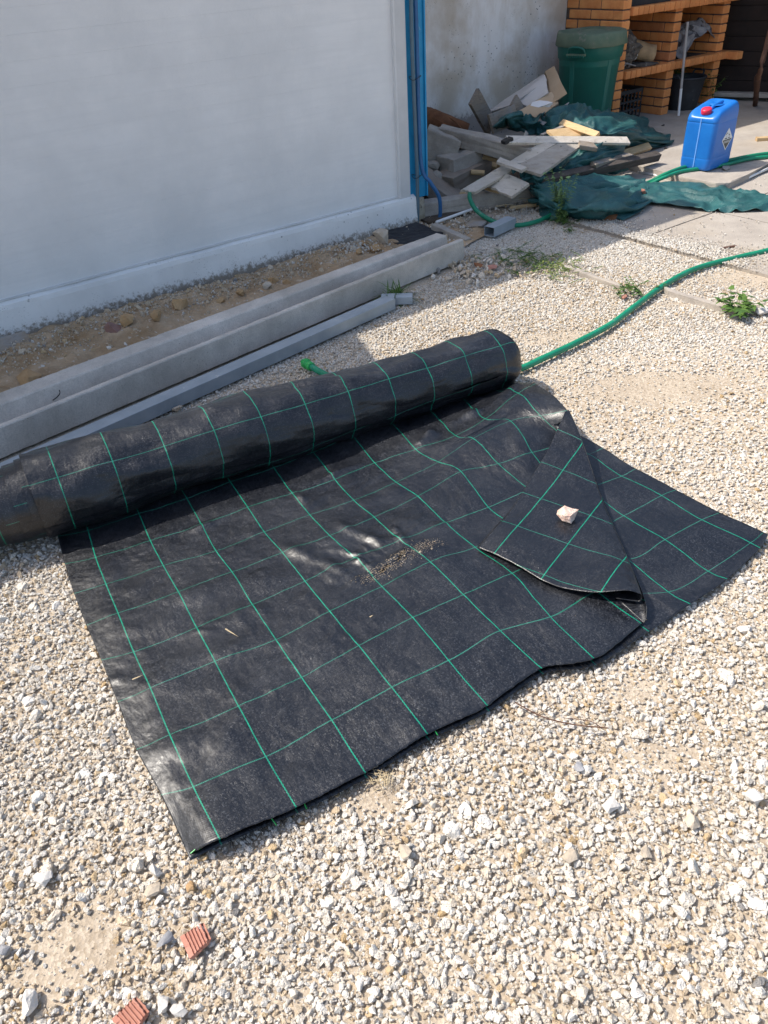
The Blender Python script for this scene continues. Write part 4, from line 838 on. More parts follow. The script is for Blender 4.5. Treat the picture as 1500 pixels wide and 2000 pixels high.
VT = np.tile(np.array([.38, 1, 2, 3, 4, 5, 6, 7, 8, 8.4])[:, None], (1, 13))
C = np.array([[np.r_[G(x, y, zT[i, j]), UT[i, j], VT[i, j]] for j, (x, y) in enumerate(r)] for i, r in enumerate(rowsT)])
P = patch(C, 22, 20); nu, nv = P.shape[:2]; Q = P.reshape(-1, 5).copy()
# linear uv so threads stay evenly printed
def lin(n, k): return np.linspace(0, n-1, (n-1)*k+1)
ridges = []  # (a, b, height, width)
def rg(a, b_, h, w_): ridges.append((G(*a, .03)[:2], G(*b_, .03)[:2], h, w_))
rg((655, 1024), (760, 1070), .015, .018); rg((560, 1066), (712, 1138), .016, .023); rg((690, 1085), (740, 1112), .012, .012); rg((605, 1110), (680, 1142), .009, .014)
for k_ in range(13):
    an_ = 2.2+k_*.16+rnd.uniform(-.05, .05); r1_, r2_ = rnd.uniform(12, 30), rnd.uniform(60, 150); rg((752+math.cos(an_)*r1_, 1092-math.sin(an_)*r1_*.6), (752+math.cos(an_)*r2_, 1092-math.sin(an_)*r2_*.55+r2_*.08), rnd.uniform(.004, .009), rnd.uniform(.005, .009))
for k_ in range(26):
    x_, y_ = rnd.uniform(200, 950), rnd.uniform(1000, 1420); a_ = rnd.uniform(-.9, .9); l_ = rnd.uniform(25, 80); rg((x_, y_), (x_+math.cos(a_)*l_, y_+math.sin(a_)*l_), rnd.uniform(.002, .005), rnd.uniform(.006, .018))
rg((764, 1032), (796, 1066), .014, .012); rg((800, 1073), (734, 1120), .012, .014); rg((440, 1010), (360, 1042), .01, .015); rg((560, 955), (600, 985), .009, .012)
rg((290, 1442), (450, 1470), .012, .05); rg((440, 1380), (470, 1540), .006, .04); rg((1016, 765), (960, 818), .02, .03); rg((955, 815), (870, 840), .018, .025); rg((850, 850), (815, 880), .02, .02)
rg((1000, 850), (1030, 930), .012, .04); rg((880, 900), (930, 1000), .008, .05); rg((620, 940), (700, 905), .012, .02); rg((905, 790), (985, 800), .012, .03)
rg((300, 1180), (560, 1120), .006, .04); rg((600, 1300), (900, 1230), .005, .06); rg((250, 1340), (480, 1260), .006, .05); rg((760, 1010), (880, 1040), .007, .03)
XY = Q[:, :2]+np.array([[.014*nz((q[0], q[1], 1), 9, 1)+.006*nz((q[0], q[1], 1), 26, 3), .014*nz((q[0], q[1], 7), 9, 2)+.006*nz((q[0], q[1], 7), 26, 5)] for q in Q])
for a, b_, h, w_ in ridges:
    ab = b_-a; t = ((XY-a)@ab)/(ab@ab); tc_ = np.clip(t, 0, 1); d = np.linalg.norm(XY-(a+tc_[:, None]*ab), axis=1)
    Q[:, 2] += h*np.exp(-(d/w_)**2)*np.sin(np.pi*np.clip(tc_*.94+.03, 0, 1))**.7*(.75+.25*np.sin(tc_*9+h*900))
for i in range(len(Q)):
    p = Q[i]; fade = min(1., (p[3]-.5)*3)
    Q[i, 2] += max(0., fade)*(.004*nz((p[0], p[1], 0), 5.5, 1)+.0035*nz((p[0], p[1], 0), 13, 7)+.0012*nz((p[0], p[1], 0), 34, 9))+.0007*nz((p[0], p[1], 0), 70, 2)
Q[:, 2] = np.maximum(Q[:, 2], .006)
for j in range(nv):
    for i in range(3): Q[i*nv+j, :2] += np.array([.45, -.9])*(.0045*nz((j*.09, i*.0, 2), 1.)+.0030*nz((j*.61, 0, 5), 1.))*(1-i/3)
# a slit torn in the cloth
def split_faces(nu, nv, P5, seg, w_):
    XYc = P5[:, :2].reshape(nu, nv, 2); Fc = []
    for i in range(nu-1):
        for j in range(nv-1):
            c_ = (XYc[i, j]+XYc[i+1, j+1])/2; bad = False
            for a, b_ in seg:
                ab = b_-a; t = np.clip(((c_-a)@ab)/(ab@ab), 0, 1)
                if np.linalg.norm(c_-(a+t*ab)) < w_*(1-abs(2*t-1))**.7: bad = True
            if not bad: Fc.append((i*nv+j, (i+1)*nv+j, (i+1)*nv+j+1, i*nv+j+1))
    return Fc
segs = [(G(736, 1124, .03)[:2], G(766, 1102, .03)[:2]), (G(778, 1098, .03)[:2], G(800, 1074, .03)[:2])]
Fc = split_faces(nu, nv, Q, segs, .004)
o = mk('upper_layer', Q[:, :3], Fc, MT['mat'], mat, True, Q[:, 3:5]); sdm = o.modifiers.new('thick', 'SOLIDIFY'); sdm.thickness = .0015; sdm.offset = -1
# lower layer
rowsB = [r[:9] for r in rowsT]
ext = [[(1348, 1181), (1420, 1131), (1484, 1072), (1498, 1047)], [(1305, 1157), (1383, 1116), (1465, 1063), (1490, 1043)], [(1225, 1097), (1298, 1058), (1370, 1019), (1405, 1004)],
 [(1140, 1045), (1218, 1008), (1292, 969), (1320, 957)], [(1080, 985), (1150, 955), (1214, 930), (1242, 916)], [(1020, 930), (1090, 905), (1150, 888), (1178, 876)],
 [(950, 880), (1010, 862), (1070, 845), (1100, 832)], [(905, 850), (960, 830), (1015, 810), (1040, 800)], [(845, 805), (905, 783), (960, 765), (985, 760)], [(790, 770), (850, 745), (905, 725), (935, 715)]]
CB = []
for i, r in enumerate(rowsB):
    row = []
    for j in range(13):
        if j < 9: x, y = r[j]; x += (2 if i else 3); y += (3 if i else 9)
        else: x, y = ext[i][j-9]
        if i == 0 and j == 8: x, y = 1268, 1232
        zz = .012
        row.append(np.r_[G(x, y, zz), UT[7, j] if j < 12 else 11.45, VT[i, j]])
    CB.append(row)
CB = np.array(CB); P = patch(CB, 14, 12); nu, nv = P.shape[:2]; Q2 = P.reshape(-1, 5).copy()
for i in range(len(Q2)):
    p = Q2[i]; e = .003*nz((p[0], p[1], 5), 7, 1)+.0018*nz((p[0], p[1], 5), 19, 4); Q2[i, 2] = max(.004, Q2[i, 2]+(e if p[3] > 8.6 else -.004))
    if p[3] > 8.6: Q2[i, 2] += .012*math.exp(-((p[1]-p[0]*.3-1.55)/.12)**2)*.6
o = mk('lower_layer', Q2[:, :3], grid_faces(nu, nv), MT['mat'], mat, True, Q2[:, 3:5]); sdm = o.modifiers.new('thick', 'SOLIDIFY'); sdm.thickness = .0015; sdm.offset = -1
# folded-back flap, its crest and its curled lower corner
fold = np.array([G(1110, 800, .148), G(1132, 852, .105), G(1151, 908, .07), G(1173, 972, .05), G(1197, 1027, .045), G(1224, 1088, .05), G(1247, 1143, .062), G(1256, 1168, .066)])
selv = np.array([G(1104, 803, .15), G(1088, 840, .115), G(1066, 886, .085), G(1038, 932, .062), G(1008, 980, .05), G(985, 1010, .046), G(955, 1042, .044), G(932, 1068, .036)])
foldS = cat_rom(fold, 12); selS = cat_rom(selv, 12); nr_ = len(foldS); ncol = 60; V = []
endc = cat_rom(np.array([G(932, 1068, .036), G(972, 1085, .044), G(1015, 1107, .046), G(1060, 1134, .046), (G(1100, 1149, .046)), G(1150, 1158, .055), G(1190, 1156, .070), G(1225, 1153, .079), G(1250, 1160, .072)]), 8)
for i in range(nr_):
    a = i/(nr_-1)
    for j in range(ncol):
        b_ = j/(ncol-1); p = selS[i]*(1-b_)+foldS[i]*b_
        arch = .012*math.sin(math.pi*b_)*a; p = p+np.array([0, 0, arch*.6])
        k = b_*(len(endc)-1); q = endc[min(int(k), len(endc)-2)]*(1-(k-min(int(k), len(endc)-2)))+endc[min(int(k), len(endc)-2)+1]*(k-min(int(k), len(endc)-2))
        lastp = selS[-1]*(1-b_)+foldS[-1]*b_+np.array([0, 0, .0072*math.sin(math.pi*b_)])
        wgt = smooth(.55, 1., a)*1.; p = p+(q-lastp)*wgt
        V.append(p)
V = np.array(V)
Cc = G(932, 1068)[:2]; Aa = G(1104, 803, .0)[:2]; Aa = G(1066, 886, .085)[:2]; ev = (Aa-Cc)/np.linalg.norm(Aa-Cc); fv = np.array([ev[1], -ev[0]])
dd = V[:, :2]-Cc; UVf = np.stack([11.5-(dd@fv)/SPU, .38+(dd@ev)/SPV], 1)
for i in range(len(V)):
    V[i, 2] += .003*nz(V[i], 9, 3)+.0015*nz(V[i], 24, 5)
# roll the fold edge over and down into the sheet below
P = V.reshape(nr_, ncol, 3); extra = []
uvx = []; P_uv = UVf.reshape(nr_, ncol, 2)
for i in range(nr_):
    e = P[i, -1]; dv = norm((P[i, -1]-P[i, -3])*[1, 1, 0]+1e-9); tgt = max(.02, e[2]-.03); rr = (e[2]-tgt)/2; rw = [] ; ru = []
    for t in np.linspace(.25, 1, 8):
        an = math.pi*t; rw.append(e+dv*rr*.45*math.sin(an)-ZUP*rr*(1-math.cos(an))); ru.append(P_uv[i, -1]-[rr*an/SPU, 0])
    for q in (1, 2, 3): rw.append(rw[-1]-dv*.02-ZUP*.0*q); ru.append(ru[-1])
    extra.append(rw); uvx.append(ru)
P = np.concatenate([P, np.array(extra)], 1); PU = np.concatenate([P_uv, np.array(uvx)], 1); nc2 = P.shape[1]
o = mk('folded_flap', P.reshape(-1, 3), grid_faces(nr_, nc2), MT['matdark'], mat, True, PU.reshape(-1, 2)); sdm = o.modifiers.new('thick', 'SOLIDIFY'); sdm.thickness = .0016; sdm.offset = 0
# the roll
ra, rb = G(66, 968, .146), G(990, 697, .118); ra = ra; ax = norm(rb-ra); RL = np.linalg.norm(rb-ra); side = norm(np.cross(ax, ZUP)); upv = np.cross(side, ax)
def roll_surface(s0, s1, r0, r1, ns, nth, lump=1., seed=0, drop=0.):
    V = []; UV = []
    for i in range(ns):
        a = i/(ns-1); s_ = s0+(s1-s0)*a; R0 = r0+(r1-r0)*a; c_ = ra+ax*s_
        capk = 1.
        dE = RL-s_
        if dE < .07: capk = math.sqrt(max(0., 1-((.07-dE)/.0705)**2))*.30+.70
        for j in range(nth+1):
            th = 2*math.pi*j/nth; cs, sn = math.cos(th), math.sin(th)
            q = (s_*1., cs*.25, sn*.25)
            rr = R0*capk*(1+.0*cs)+lump*(.0085*nz(q, 3.1, seed)+.0045*nz((s_*2.4, cs*.5, sn*.5), 4, seed+5)+.0006*nz((s_*1.0, cs*1.2, sn*1.2), 14, seed+8))
            if sn < -.3: rr -= lump*.002
            # long slack wrinkles
            rr += lump*.006*max(0, nz((s_*1.5, th*1.1+s_*2.2, seed), 1.8, seed+2))*1.6
            p = c_+side*rr*cs*1.03+upv*rr*sn*.985-ZUP*drop
            p[2] = max(p[2], .012+.002*nz(q, 5)); V.append(p); UV.append((.5+s_/RL*11.05, 8.3+th*R0/SPV))
    m = nth+1; Fc = [(i*m+j, (i+1)*m+j, (i+1)*m+j+1, i*m+j+1) for i in range(ns-1) for j in range(nth)]
    return np.array(V), Fc, np.array(UV)
V, Fc, UV = roll_surface(0, RL, .148, .120, 340, 170, 1.9)
o = mk('roll', V, Fc, MT['mat'], mat, True, UV)
n_e = 151; 
# inner end disc at the right and telescoped wraps at the left
V, Fc = [], []
for k in range(40):
    r_ = .092*(1-k/40)+.002; 
    for j in range(48):
        t = 2*math.pi*j/48; V.append(rb-ax*(.008+.012*(k % 4 == 0)+.0)+side*r_*math.cos(t)+upv*r_*math.sin(t))
Fc = [(i*48+j, i*48+(j+1) % 48, (i+1)*48+(j+1) % 48, (i+1)*48+j) for i in range(39) for j in range(48)]
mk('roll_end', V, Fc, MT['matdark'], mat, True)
st = 0.
for k in range(12):
    e0_ = -.022-.030*k-.010*(k % 3); rk = .140-.0050*(k+1); V, Fc, UV = roll_surface(e0_, e0_+.13, rk, rk+.001, 14, 90, .35, 20+k*.3, (.146-rk)*.55)
    UV[:, 1] += .31*k; UV[:, 0] += .23; mk('wrap_edge', V, Fc, MT['mat'], mat, True, UV)
V = []
for k in range(20):
    for j in range(40):
        t = 2*math.pi*j/40; r_ = .09*(1-k/19)+.001; V.append(ra-ZUP*.05-ax*(.40-.01*(k % 2))+side*r_*math.cos(t)+upv*r_*math.sin(t))
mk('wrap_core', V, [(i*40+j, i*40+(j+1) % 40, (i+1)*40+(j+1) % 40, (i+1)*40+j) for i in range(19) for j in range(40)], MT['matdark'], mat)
# frayed threads on the cut edge
edge = cat_rom(np.array([G(x, y, .02) for x, y in [(440, 1640), (578, 1580), (713, 1512), (835, 1440), (952, 1382), (1058, 1310), (1160, 1290), (1255, 1228)]]), 30); parts = []
for k in range(300):
    p = edge[rnd.randrange(len(edge))]; dv_ = norm([rnd.uniform(.1, .7), rnd.uniform(-1, -.35), 0]); ln = rnd.uniform(.006, .022)*(2.2 if rnd.random() < .08 else 1)
    z0_ = rnd.uniform(-.012, .004); parts.append(tube([p+ZUP*z0_, p+dv_*ln*.5+ZUP*(z0_-.002), p+dv_*ln+ZUP*(z0_-.008)], .0005, 3))
tag(mk('frayed_threads', *join(*parts), MT['black'], mat), kind='stuff')
parts = []
for (x, y, dx, dy) in [(540, 1612, -10, -14), (599, 1580, -6, -14), (855, 1436, -5, -8), (372, 1667, 14, -12), (380, 1662, 16, -8)]: parts.append(tube([G(x, y, .016), G(x+dx, y+dy, .022)], .0015, 5))
mk('green_thread_end', *join(*parts), MT['conn'], mat)

rock('pink_stone', 'pinkish white stone weighing down the folded flap of the mat', 1110, 1014, .078, MT['pink'], 91, (1, .85, .6), .05, 3, .06, 2.2, sink=.05)

# ------------------------------------------------------------------ gravel
cutmat = [rowsT[i][0] for i in range(8, -1, -1)]
mat_poly = [G(x, y) for x, y in [(150, 1060), (175, 1140), (210, 1240), (258, 1360), (310, 1475), (390, 1640), (590, 1560), (840, 1420), (1060, 1295), (1260, 1212), (1345, 1170), (1470, 1060), (1380, 1005), (1220, 915), (1080, 840), (960, 780), (700, 850), (400, 960), (250, 1010)]]
K = 9; rocks = bpy.data.collections.new('gravel_shapes'); shp = []
for k in range(K):
    V, Fc = rockmesh(200+k, 16+k % 5, (1, rnd.uniform(.62, .95), rnd.uniform(.45, .75)), .22)
    shp.append(roughen(V, Fc, 1, .03, 3, k) if k % 2 else (V, Fc))
for c in range(7):
    for k in range(K):
        me = bpy.data.meshes.new('gravel_shape'); me.from_pydata(shp[k][0].tolist(), [], shp[k][1]); me.materials.append(GM[c]); ob = bpy.data.objects.new('gravel_shape_%03d' % (c*K+k), me); rocks.objects.link(ob)
def classify(T, W, I, g):
    "pick a stone colour class from its lightness and its warmth"
    t = T+g.normal(0, .04, len(T)); c = np.digitize(t, [.07, .24, .46, .72])
    w_ = g.random(len(T)) < W*.82; c = np.where(w_ & (c > 0) & (t < .72), np.where(g.random(len(T)) < .22, 6, 5), c); return c*K+I
def frust(P, m=560):
    c = (P-np.array([0, 0, CAMH]))@RM; d = -c[:, 2]; x = CX+F*c[:, 0]/d; y = CY-F*c[:, 1]/d
    return (d > .1) & (x > -m) & (x < 1500+m) & (y > -m) & (y < 2000+m), x, y
def blobs(x, y, lst):
    v = np.zeros(len(x))
    for bx_, by_, rx, ry, a in lst:
        v = np.maximum(v, a*np.exp(-((x-bx_)/rx)**2-((y-by_)/ry)**2))
    return v
def in_xy(lst):
    out = []
    for px_, py_, r1, r2, a in lst: g = G(px_, py_); out.append((g[0], g[1], r1, r2, a))
    return out
bare = in_xy([(1300, 755, .30, .14, .9), (1240, 760, .2, .1, .8), (150, 1845, .09, .06, 1.), (100, 1880, .06, .05, .8), (1290, 1470, .12, .05, .6), (1080, 655, .18, .07, .8), (1300, 590, .2, .06, .6), (880, 700, .1, .05, .3), (560, 740, .1, .06, .2), (730, 1560, .05, .04, .6), (1480, 540, .3, .12, .8), (1250, 1350, .12, .06, .4)])
warmb = in_xy([(1300, 755, .5, .25, .8), (150, 1845, .25, .14, .8), (1240, 1450, .35, .16, .6), (1060, 640, .5, .2, .6), (1150, 560, .6, .2, .5), (60, 1080, .2, .1, .7), (760, 1560, .15, .08, .6), (1400, 1300, .4, .2, .3)])
coolb = in_xy([(1200, 480, .8, .3, .8), (1000, 470, .4, .3, .9), (1350, 680, .6, .3, .5)])
pts = []; tot = 0
def layer(cell, smin, smax, zoff, ymin, ymax, prob, seed, big=0.):
    g = np.random.default_rng(seed); xs_ = np.arange(-2.6, 4.6, cell); ys_ = np.arange(ymin, ymax, cell); X, Y = np.meshgrid(xs_, ys_); X = X.ravel()+g.uniform(-.55, .55, X.size)*cell; Y = Y.ravel()+g.uniform(-.55, .55, Y.size)*cell
    P = np.stack([X, Y, np.zeros_like(X)], 1); ok, px_, py_ = frust(P); P = P[ok]; 
    ok = ~inside(P[:, :2], mat_poly); P = P[ok]
    rel = P-WP; s_ = rel@WD; o_ = rel@WN
    # keep to the gravel yard: in front of the beam, and off the screed
    fo = np.interp(s_, [-4.5, -3.05, -1.02, -1.0, -.27, -.24, .05, .5], [1.66, 1.42, 1.12, 1.02, .87, .52, .40, .30]); keep = (o_ > fo-.03)
    onp = inside(P[:, :2], pave_poly); de = dist_poly(P[:, :2], [G(x, y) for x, y in PAVE_EDGE]); 
    pn = np.where(onp, np.exp(-(de/.055))*.9+.010, 1.)
    lw = P[:, 1] < 5.2; pn = np.where(onp & (o_ < .35), pn*.3, pn)
    n1 = np.array([mnoise.noise(Vector((p[0]*3.1, p[1]*3.1, 4.)))+.6*mnoise.noise(Vector((p[0]*9, p[1]*9, 1.))) for p in P])
    bz = blobs(P[:, 0], P[:, 1], bare); bz = np.clip(bz*1.15+.35*n1*(bz > .05), 0, 1)
    pk = prob*pn*(1-.93*bz)*np.clip(1.2+.4*n1, .6, 1.0); keep &= g.random(len(P)) < pk; P = P[keep]; bz = bz[keep]; n1 = n1[keep]; s_ = s_[keep]; o_ = o_[keep]; onp = onp[keep]
    n = len(P); near = smooth(2.3, .9, P[:, 1]); sz = (smin+(smax-smin)*g.random(n)**1.9)*(1+.12*near)*(1-.35*(bz > .3))*np.where(onp, .8, 1.)
    zz = zoff*(1+.4*near)+g.uniform(-.18, .22, n)*sz+np.array([ground_z(*p[:2]) for p in P])+.012*0; zz = np.where(onp | ((s_ > .69) & (o_ > .6)) | (s_ > 1.49), .008+sz*.2, zz)
    P[:, 2] = zz; tint = np.clip(g.beta(3.4, 1.7, n), .1, 1); dk = g.random(n) < .012; tint = np.where(dk, g.uniform(0, .12, n), tint)
    warm = np.clip(blobs(P[:, 0], P[:, 1], warmb)*.9+.30+.4*n1-blobs(P[:, 0], P[:, 1], coolb)*.7, 0, 1)*g.uniform(.3, 1.1, n); warm = np.where(g.random(n) < .05, 1., warm); tint = np.where(blobs(P[:, 0], P[:, 1], coolb) > .3, tint*.7+.3, tint)
    sc_ = np.stack([sz, sz*g.uniform(.8, 1.1, n), sz*g.uniform(.75, 1.15, n)], 1); rot = np.stack([g.normal(0, .5, n), g.normal(0, .5, n), g.uniform(0, 6.28, n)], 1)
    pts.append((P, sc_, rot, tint, np.clip(warm, 0, 1), g.integers(0, K, n)))
layer(.0098, .009, .018, -.002, .35, 3.2, 1., 1)
layer(.0112, .011, .020, .001, 3.2, 7.2, 1., 2)
layer(.0130, .012, .024, .003, .35, 2.4, .8, 3)
layer(.0170, .013, .023, .003, 2.4, 6.5, .7, 4)
layer(.050, .022, .044, .001, .35, 2.2, .6, 5)
layer(.10, .022, .040, .000, 2.2, 4.8, .3, 6)
layer(.0065, .004, .009, .005, .35, 1.9, .35, 7)
Pn, Sn, Rn, Tn, Wn, In = [np.concatenate([p[i] for p in pts]) for i in range(6)]
# pebbles and crumbs on the dirt bank and under the heap
g = np.random.default_rng(77); n = 9500; s_ = g.uniform(-3.6, .3, n); fo = np.interp(s_, [-4.2, -3, -.26, .25], [1.0, .85, .58, .40]); q = g.random(n); o_ = .05+q*(fo-.06)
Pd = np.array([L(a, b_, 0) for a, b_ in zip(s_, o_)]); hz = np.array([(.062*math.sin(math.pi*min(k*1.05, 1))**.8)*(.6+.9*(.5+nz(p, 2.2, 4)))+.022*nz(p, 9, 1) for k, p in zip(q, Pd)]); hz = np.where(s_ > -.5, 0., hz); Pd[:, 2] = hz
sz = .005+.018*g.random(n)**3.0; sz[:420] = g.uniform(.020, .048, 420)
n2 = 2200; Ph = np.array([L(a, b_, .012) for a, b_ in zip(g.uniform(.1, 1.8, n2), g.uniform(-.2, .42, n2))]); sz2 = .006+.02*g.random(n2)**2.5
rc = G(688, 485, onbank(688, 485)+.005); Pw = rc+np.stack([g.normal(0, .07, 170), g.normal(0, .05, 170), g.uniform(0, .015, 170)], 1); sz3 = g.uniform(.009, .018, 170)
rc2 = G(935, 520, .0); Pg = rc2+np.stack([g.normal(0, .18, 260), g.normal(0, .13, 260), g.uniform(0, .01, 260)], 1); sz4 = .012+.04*g.random(260)**2.2
Pe = np.concatenate([Pd, Ph, Pw, Pg]); se = np.concatenate([sz, sz2, sz3, sz4]); n = len(Pe)
te = np.concatenate([g.beta(2, 2.2, len(Pd)), g.beta(2, 2.5, n2), np.full(170, .95), g.beta(2, 2, 260)]); we = np.concatenate([np.where(np.arange(len(Pd)) < 420, 1.6, g.uniform(.5, 1.2, len(Pd))), g.uniform(0, .7, n2), np.zeros(170), g.uniform(.2, 1, 260)])
def scatter(name, P, S, Rr, T, Wm, I, coll):
    me = bpy.data.meshes.new(name); me.from_pydata([], [], []); me.vertices.add(len(P)); me.vertices.foreach_set('co', P.astype(np.float32).ravel())
    for nm, typ, arr in (('scl', 'FLOAT_VECTOR', S), ('rotv', 'FLOAT_VECTOR', Rr)):
        a = me.attributes.new(nm, typ, 'POINT'); a.data.foreach_set('vector', arr.astype(np.float32).ravel())
    for nm, arr in (('tint', T), ('warm', Wm)):
        a = me.attributes.new(nm, 'FLOAT', 'POINT'); a.data.foreach_set('value', arr.astype(np.float32))
    I = classify(T, Wm, I, np.random.default_rng(3)); a = me.attributes.new('idx', 'INT', 'POINT'); a.data.foreach_set('value', I.astype(np.int32))
    ob = bpy.data.objects.new(name, me); COL.objects.link(ob); me.materials.append(MT['gravel'])
    ng = bpy.data.node_groups.new(name+'_scatter', 'GeometryNodeTree'); ng.interface.new_socket('Geometry', in_out='INPUT', socket_type='NodeSocketGeometry'); ng.interface.new_socket('Geometry', in_out='OUTPUT', socket_type='NodeSocketGeometry')
    N = ng.nodes; gi = N.new('NodeGroupInput'); go = N.new('NodeGroupOutput'); m2p = N.new('GeometryNodeMeshToPoints'); iop = N.new('GeometryNodeInstanceOnPoints'); ci = N.new('GeometryNodeCollectionInfo')
    ci.inputs['Collection'].default_value = coll; ci.inputs['Separate Children'].default_value = True; ci.inputs['Reset Children'].default_value = True
    def att(nm, t): x = N.new('GeometryNodeInputNamedAttribute'); x.data_type = t; x.inputs['Name'].default_value = nm; return [o for o in x.outputs if o.enabled and o.name == 'Attribute'][0]
    ng.links.new(gi.outputs[0], m2p.inputs['Mesh']); ng.links.new(m2p.outputs[0], iop.inputs['Points']); ng.links.new(ci.outputs[0], iop.inputs['Instance']); iop.inputs['Pick Instance'].default_value = True
    ng.links.new(att('idx', 'INT'), iop.inputs['Instance Index']); ng.links.new(att('scl', 'FLOAT_VECTOR'), iop.inputs['Scale'])
    e2r = N.new('FunctionNodeEulerToRotation'); ng.links.new(att('rotv', 'FLOAT_VECTOR'), e2r.inputs[0]); ng.links.new(e2r.outputs[0], iop.inputs['Rotation'])
    ng.links.new(iop.outputs[0], go.inputs[0]); md = ob.modifiers.new('scatter', 'NODES'); md.node_group = ng; return ob
print('gravel stones', len(Pn))
tag(scatter('gravel', Pn, Sn, Rn, Tn, Wn, In, rocks), 'pale crushed limestone gravel covering the yard', 'gravel', kind='stuff')
tag(scatter('loose_pebbles', Pe, np.stack([se]*3, 1)*g.uniform(.7, 1.2, (n, 3)), g.uniform(0, 6.28, (n, 3)), te, we, g.integers(0, K, n), rocks), 'loose pebbles and crumbs on the dirt bank and around the heap', 'pebbles', kind='stuff')
# sand spilled round the tear
nS = 1500; g = np.random.default_rng(5); t = g.random(nS); a_, b_ = G(712, 1130, .038), G(850, 1055, .04); Ps = a_+(b_-a_)*t[:, None]+g.normal(0, 1, (nS, 3))*np.array([.018, .010, .0]); 
from mathutils.kdtree import KDTree
kd = KDTree(len(Q)); [kd.insert(Vector((q[0], q[1], 0)), i) for i, q in enumerate(Q)]; kd.balance()
for i in range(nS): Ps[i, 2] = Q[kd.find(Vector((Ps[i, 0], Ps[i, 1], 0)))[1], 2]+.0008
nS2 = 500; Px = Q[g.integers(0, len(Q), nS2), :3]+[0, 0, .001]; Ps = np.vstack([Ps, Px]); ss = np.r_[g.uniform(.0015, .0042, nS), g.uniform(.0008, .002, nS2)]; ss[:3] = .012
tag(scatter('sand_crumbs', Ps, np.stack([ss]*3, 1), g.uniform(0, 6.28, (len(Ps), 3)), g.uniform(.3, .7, len(Ps)), np.ones(len(Ps))*1.5, g.integers(0, K, len(Ps)), rocks), 'sand and crumbs spilled round the tear in the mat', 'sand', kind='stuff')

# larger stones one can point at
big = [('white_stone', 'large white stone near the bottom left corner of the yard', 58, 1960, .062, 'white_rock', (1, .62, .5)),
 ('grey_stone', 'grey stone at the left edge above the large white stone', 14, 1855, .038, 'grey_rock', (1, .7, .5)),
 ('white_stone', 'white stone right of the lower terracotta shard', 318, 1965, .036, 'white_rock', (1, .8, .6)),
 ('bluish_white_stone', 'bluish white stone at the bottom beside the lower terracotta shard', 350, 1975, .040, 'white_rock', (1, .7, .5)),
 ('grey_stone', 'grey slanted stone left of the ribbed terracotta shard', 325, 1842, .042, 'grey_rock', (1, .6, .5)),
 ('white_stone', 'white stone below the open corner of the mat', 306, 1702, .034, 'white_rock', (1, .8, .7)),
 ('tan_stone', 'flat tan stone below the mat corner beside an ochre one', 300, 1740, .042, 'tan_rock', (1, .7, .5)),
 ('ochre_stone', 'small ochre stone left above the ribbed terracotta shard', 372, 1733, .028, 'ochre_rock', (1, .7, .5)),
 ('white_stone', 'round white stone in the gravel at right below the mat', 1193, 1578, .045, 'white_rock', (1, .95, .6)),
 ('tan_stone', 'blocky tan stone in the gravel at right near the frame edge', 1350, 1608, .045, 'tan_rock', (1, .8, .7)),
 ('grey_stone', 'dark grey pointed stone above the round white stone', 1131, 1500, .036, 'grey_rock', (1, .9, .5)),
 ('tan_stone', 'flat pinkish tan stone low in the gravel right of centre', 1110, 1680, .060, 'tan_rock', (1, .55, .35)),
 ('tan_stone', 'light tan stone right of the dry grass below the mat', 790, 1665, .045, 'tan_rock', (1, .7, .4)),
 ('grey_stone', 'grey stone among the gravel near the right edge of the picture', 1470, 1560, .045, 'white_rock', (1, .8, .6)),
 ('tan_stone', 'tall beige stone low in the gravel at the centre', 1262, 1665, .034, 'tan_rock', (1, .8, .4)),
 ('grey_stone', 'pale grey stone on the left side below the mat edge', 85, 1715, .046, 'white_rock', (1, .8, .5))]
for i, (nm, lab, x, y, s_, mt, dm) in enumerate(big): rock(nm, lab, x, y, s_, MT[mt], 120+i, dm, .0, 2, .05, sink=.12)
mid = [(905, 535, .06, 'tan_rock', 'pale tan stone in front of the beam end'), (935, 520, .075, 'bark', 'reddish stone wedged before the beam end'), (962, 525, .07, 'terracotta', 'flat terracotta piece right of the beam end'), (875, 545, .05, 'tan_rock', 'tan stone by the lower edge of the beam end'),
 (475, 722, .05, 'terracotta', 'red brick bit on the gravel beside the steel tube'), (1220, 582, .05, 'terracotta', 'small red brick bit left of the hose near the small weed'), (1360, 585, .04, 'white_rock', 'white stone beside the sunken edging'), (1487, 610, .09, 'white_rock', 'grey white stone right of the leafy weed'),
 (925, 540, .05, 'white_rock', 'whitish stone below the reddish one at the beam end'), (347, 800, .05, 'tan_rock', 'brownish stone between roll and steel tube'), (418, 748, .055, 'grey_rock', 'grey brown stone below the steel tube')]
for i, (x, y, s_, mt, lab) in enumerate(mid): rock('yard_stone', lab, x, y, s_, MT[mt], 160+i, (1, .75, .5), 0, 2, .05, sink=.2)
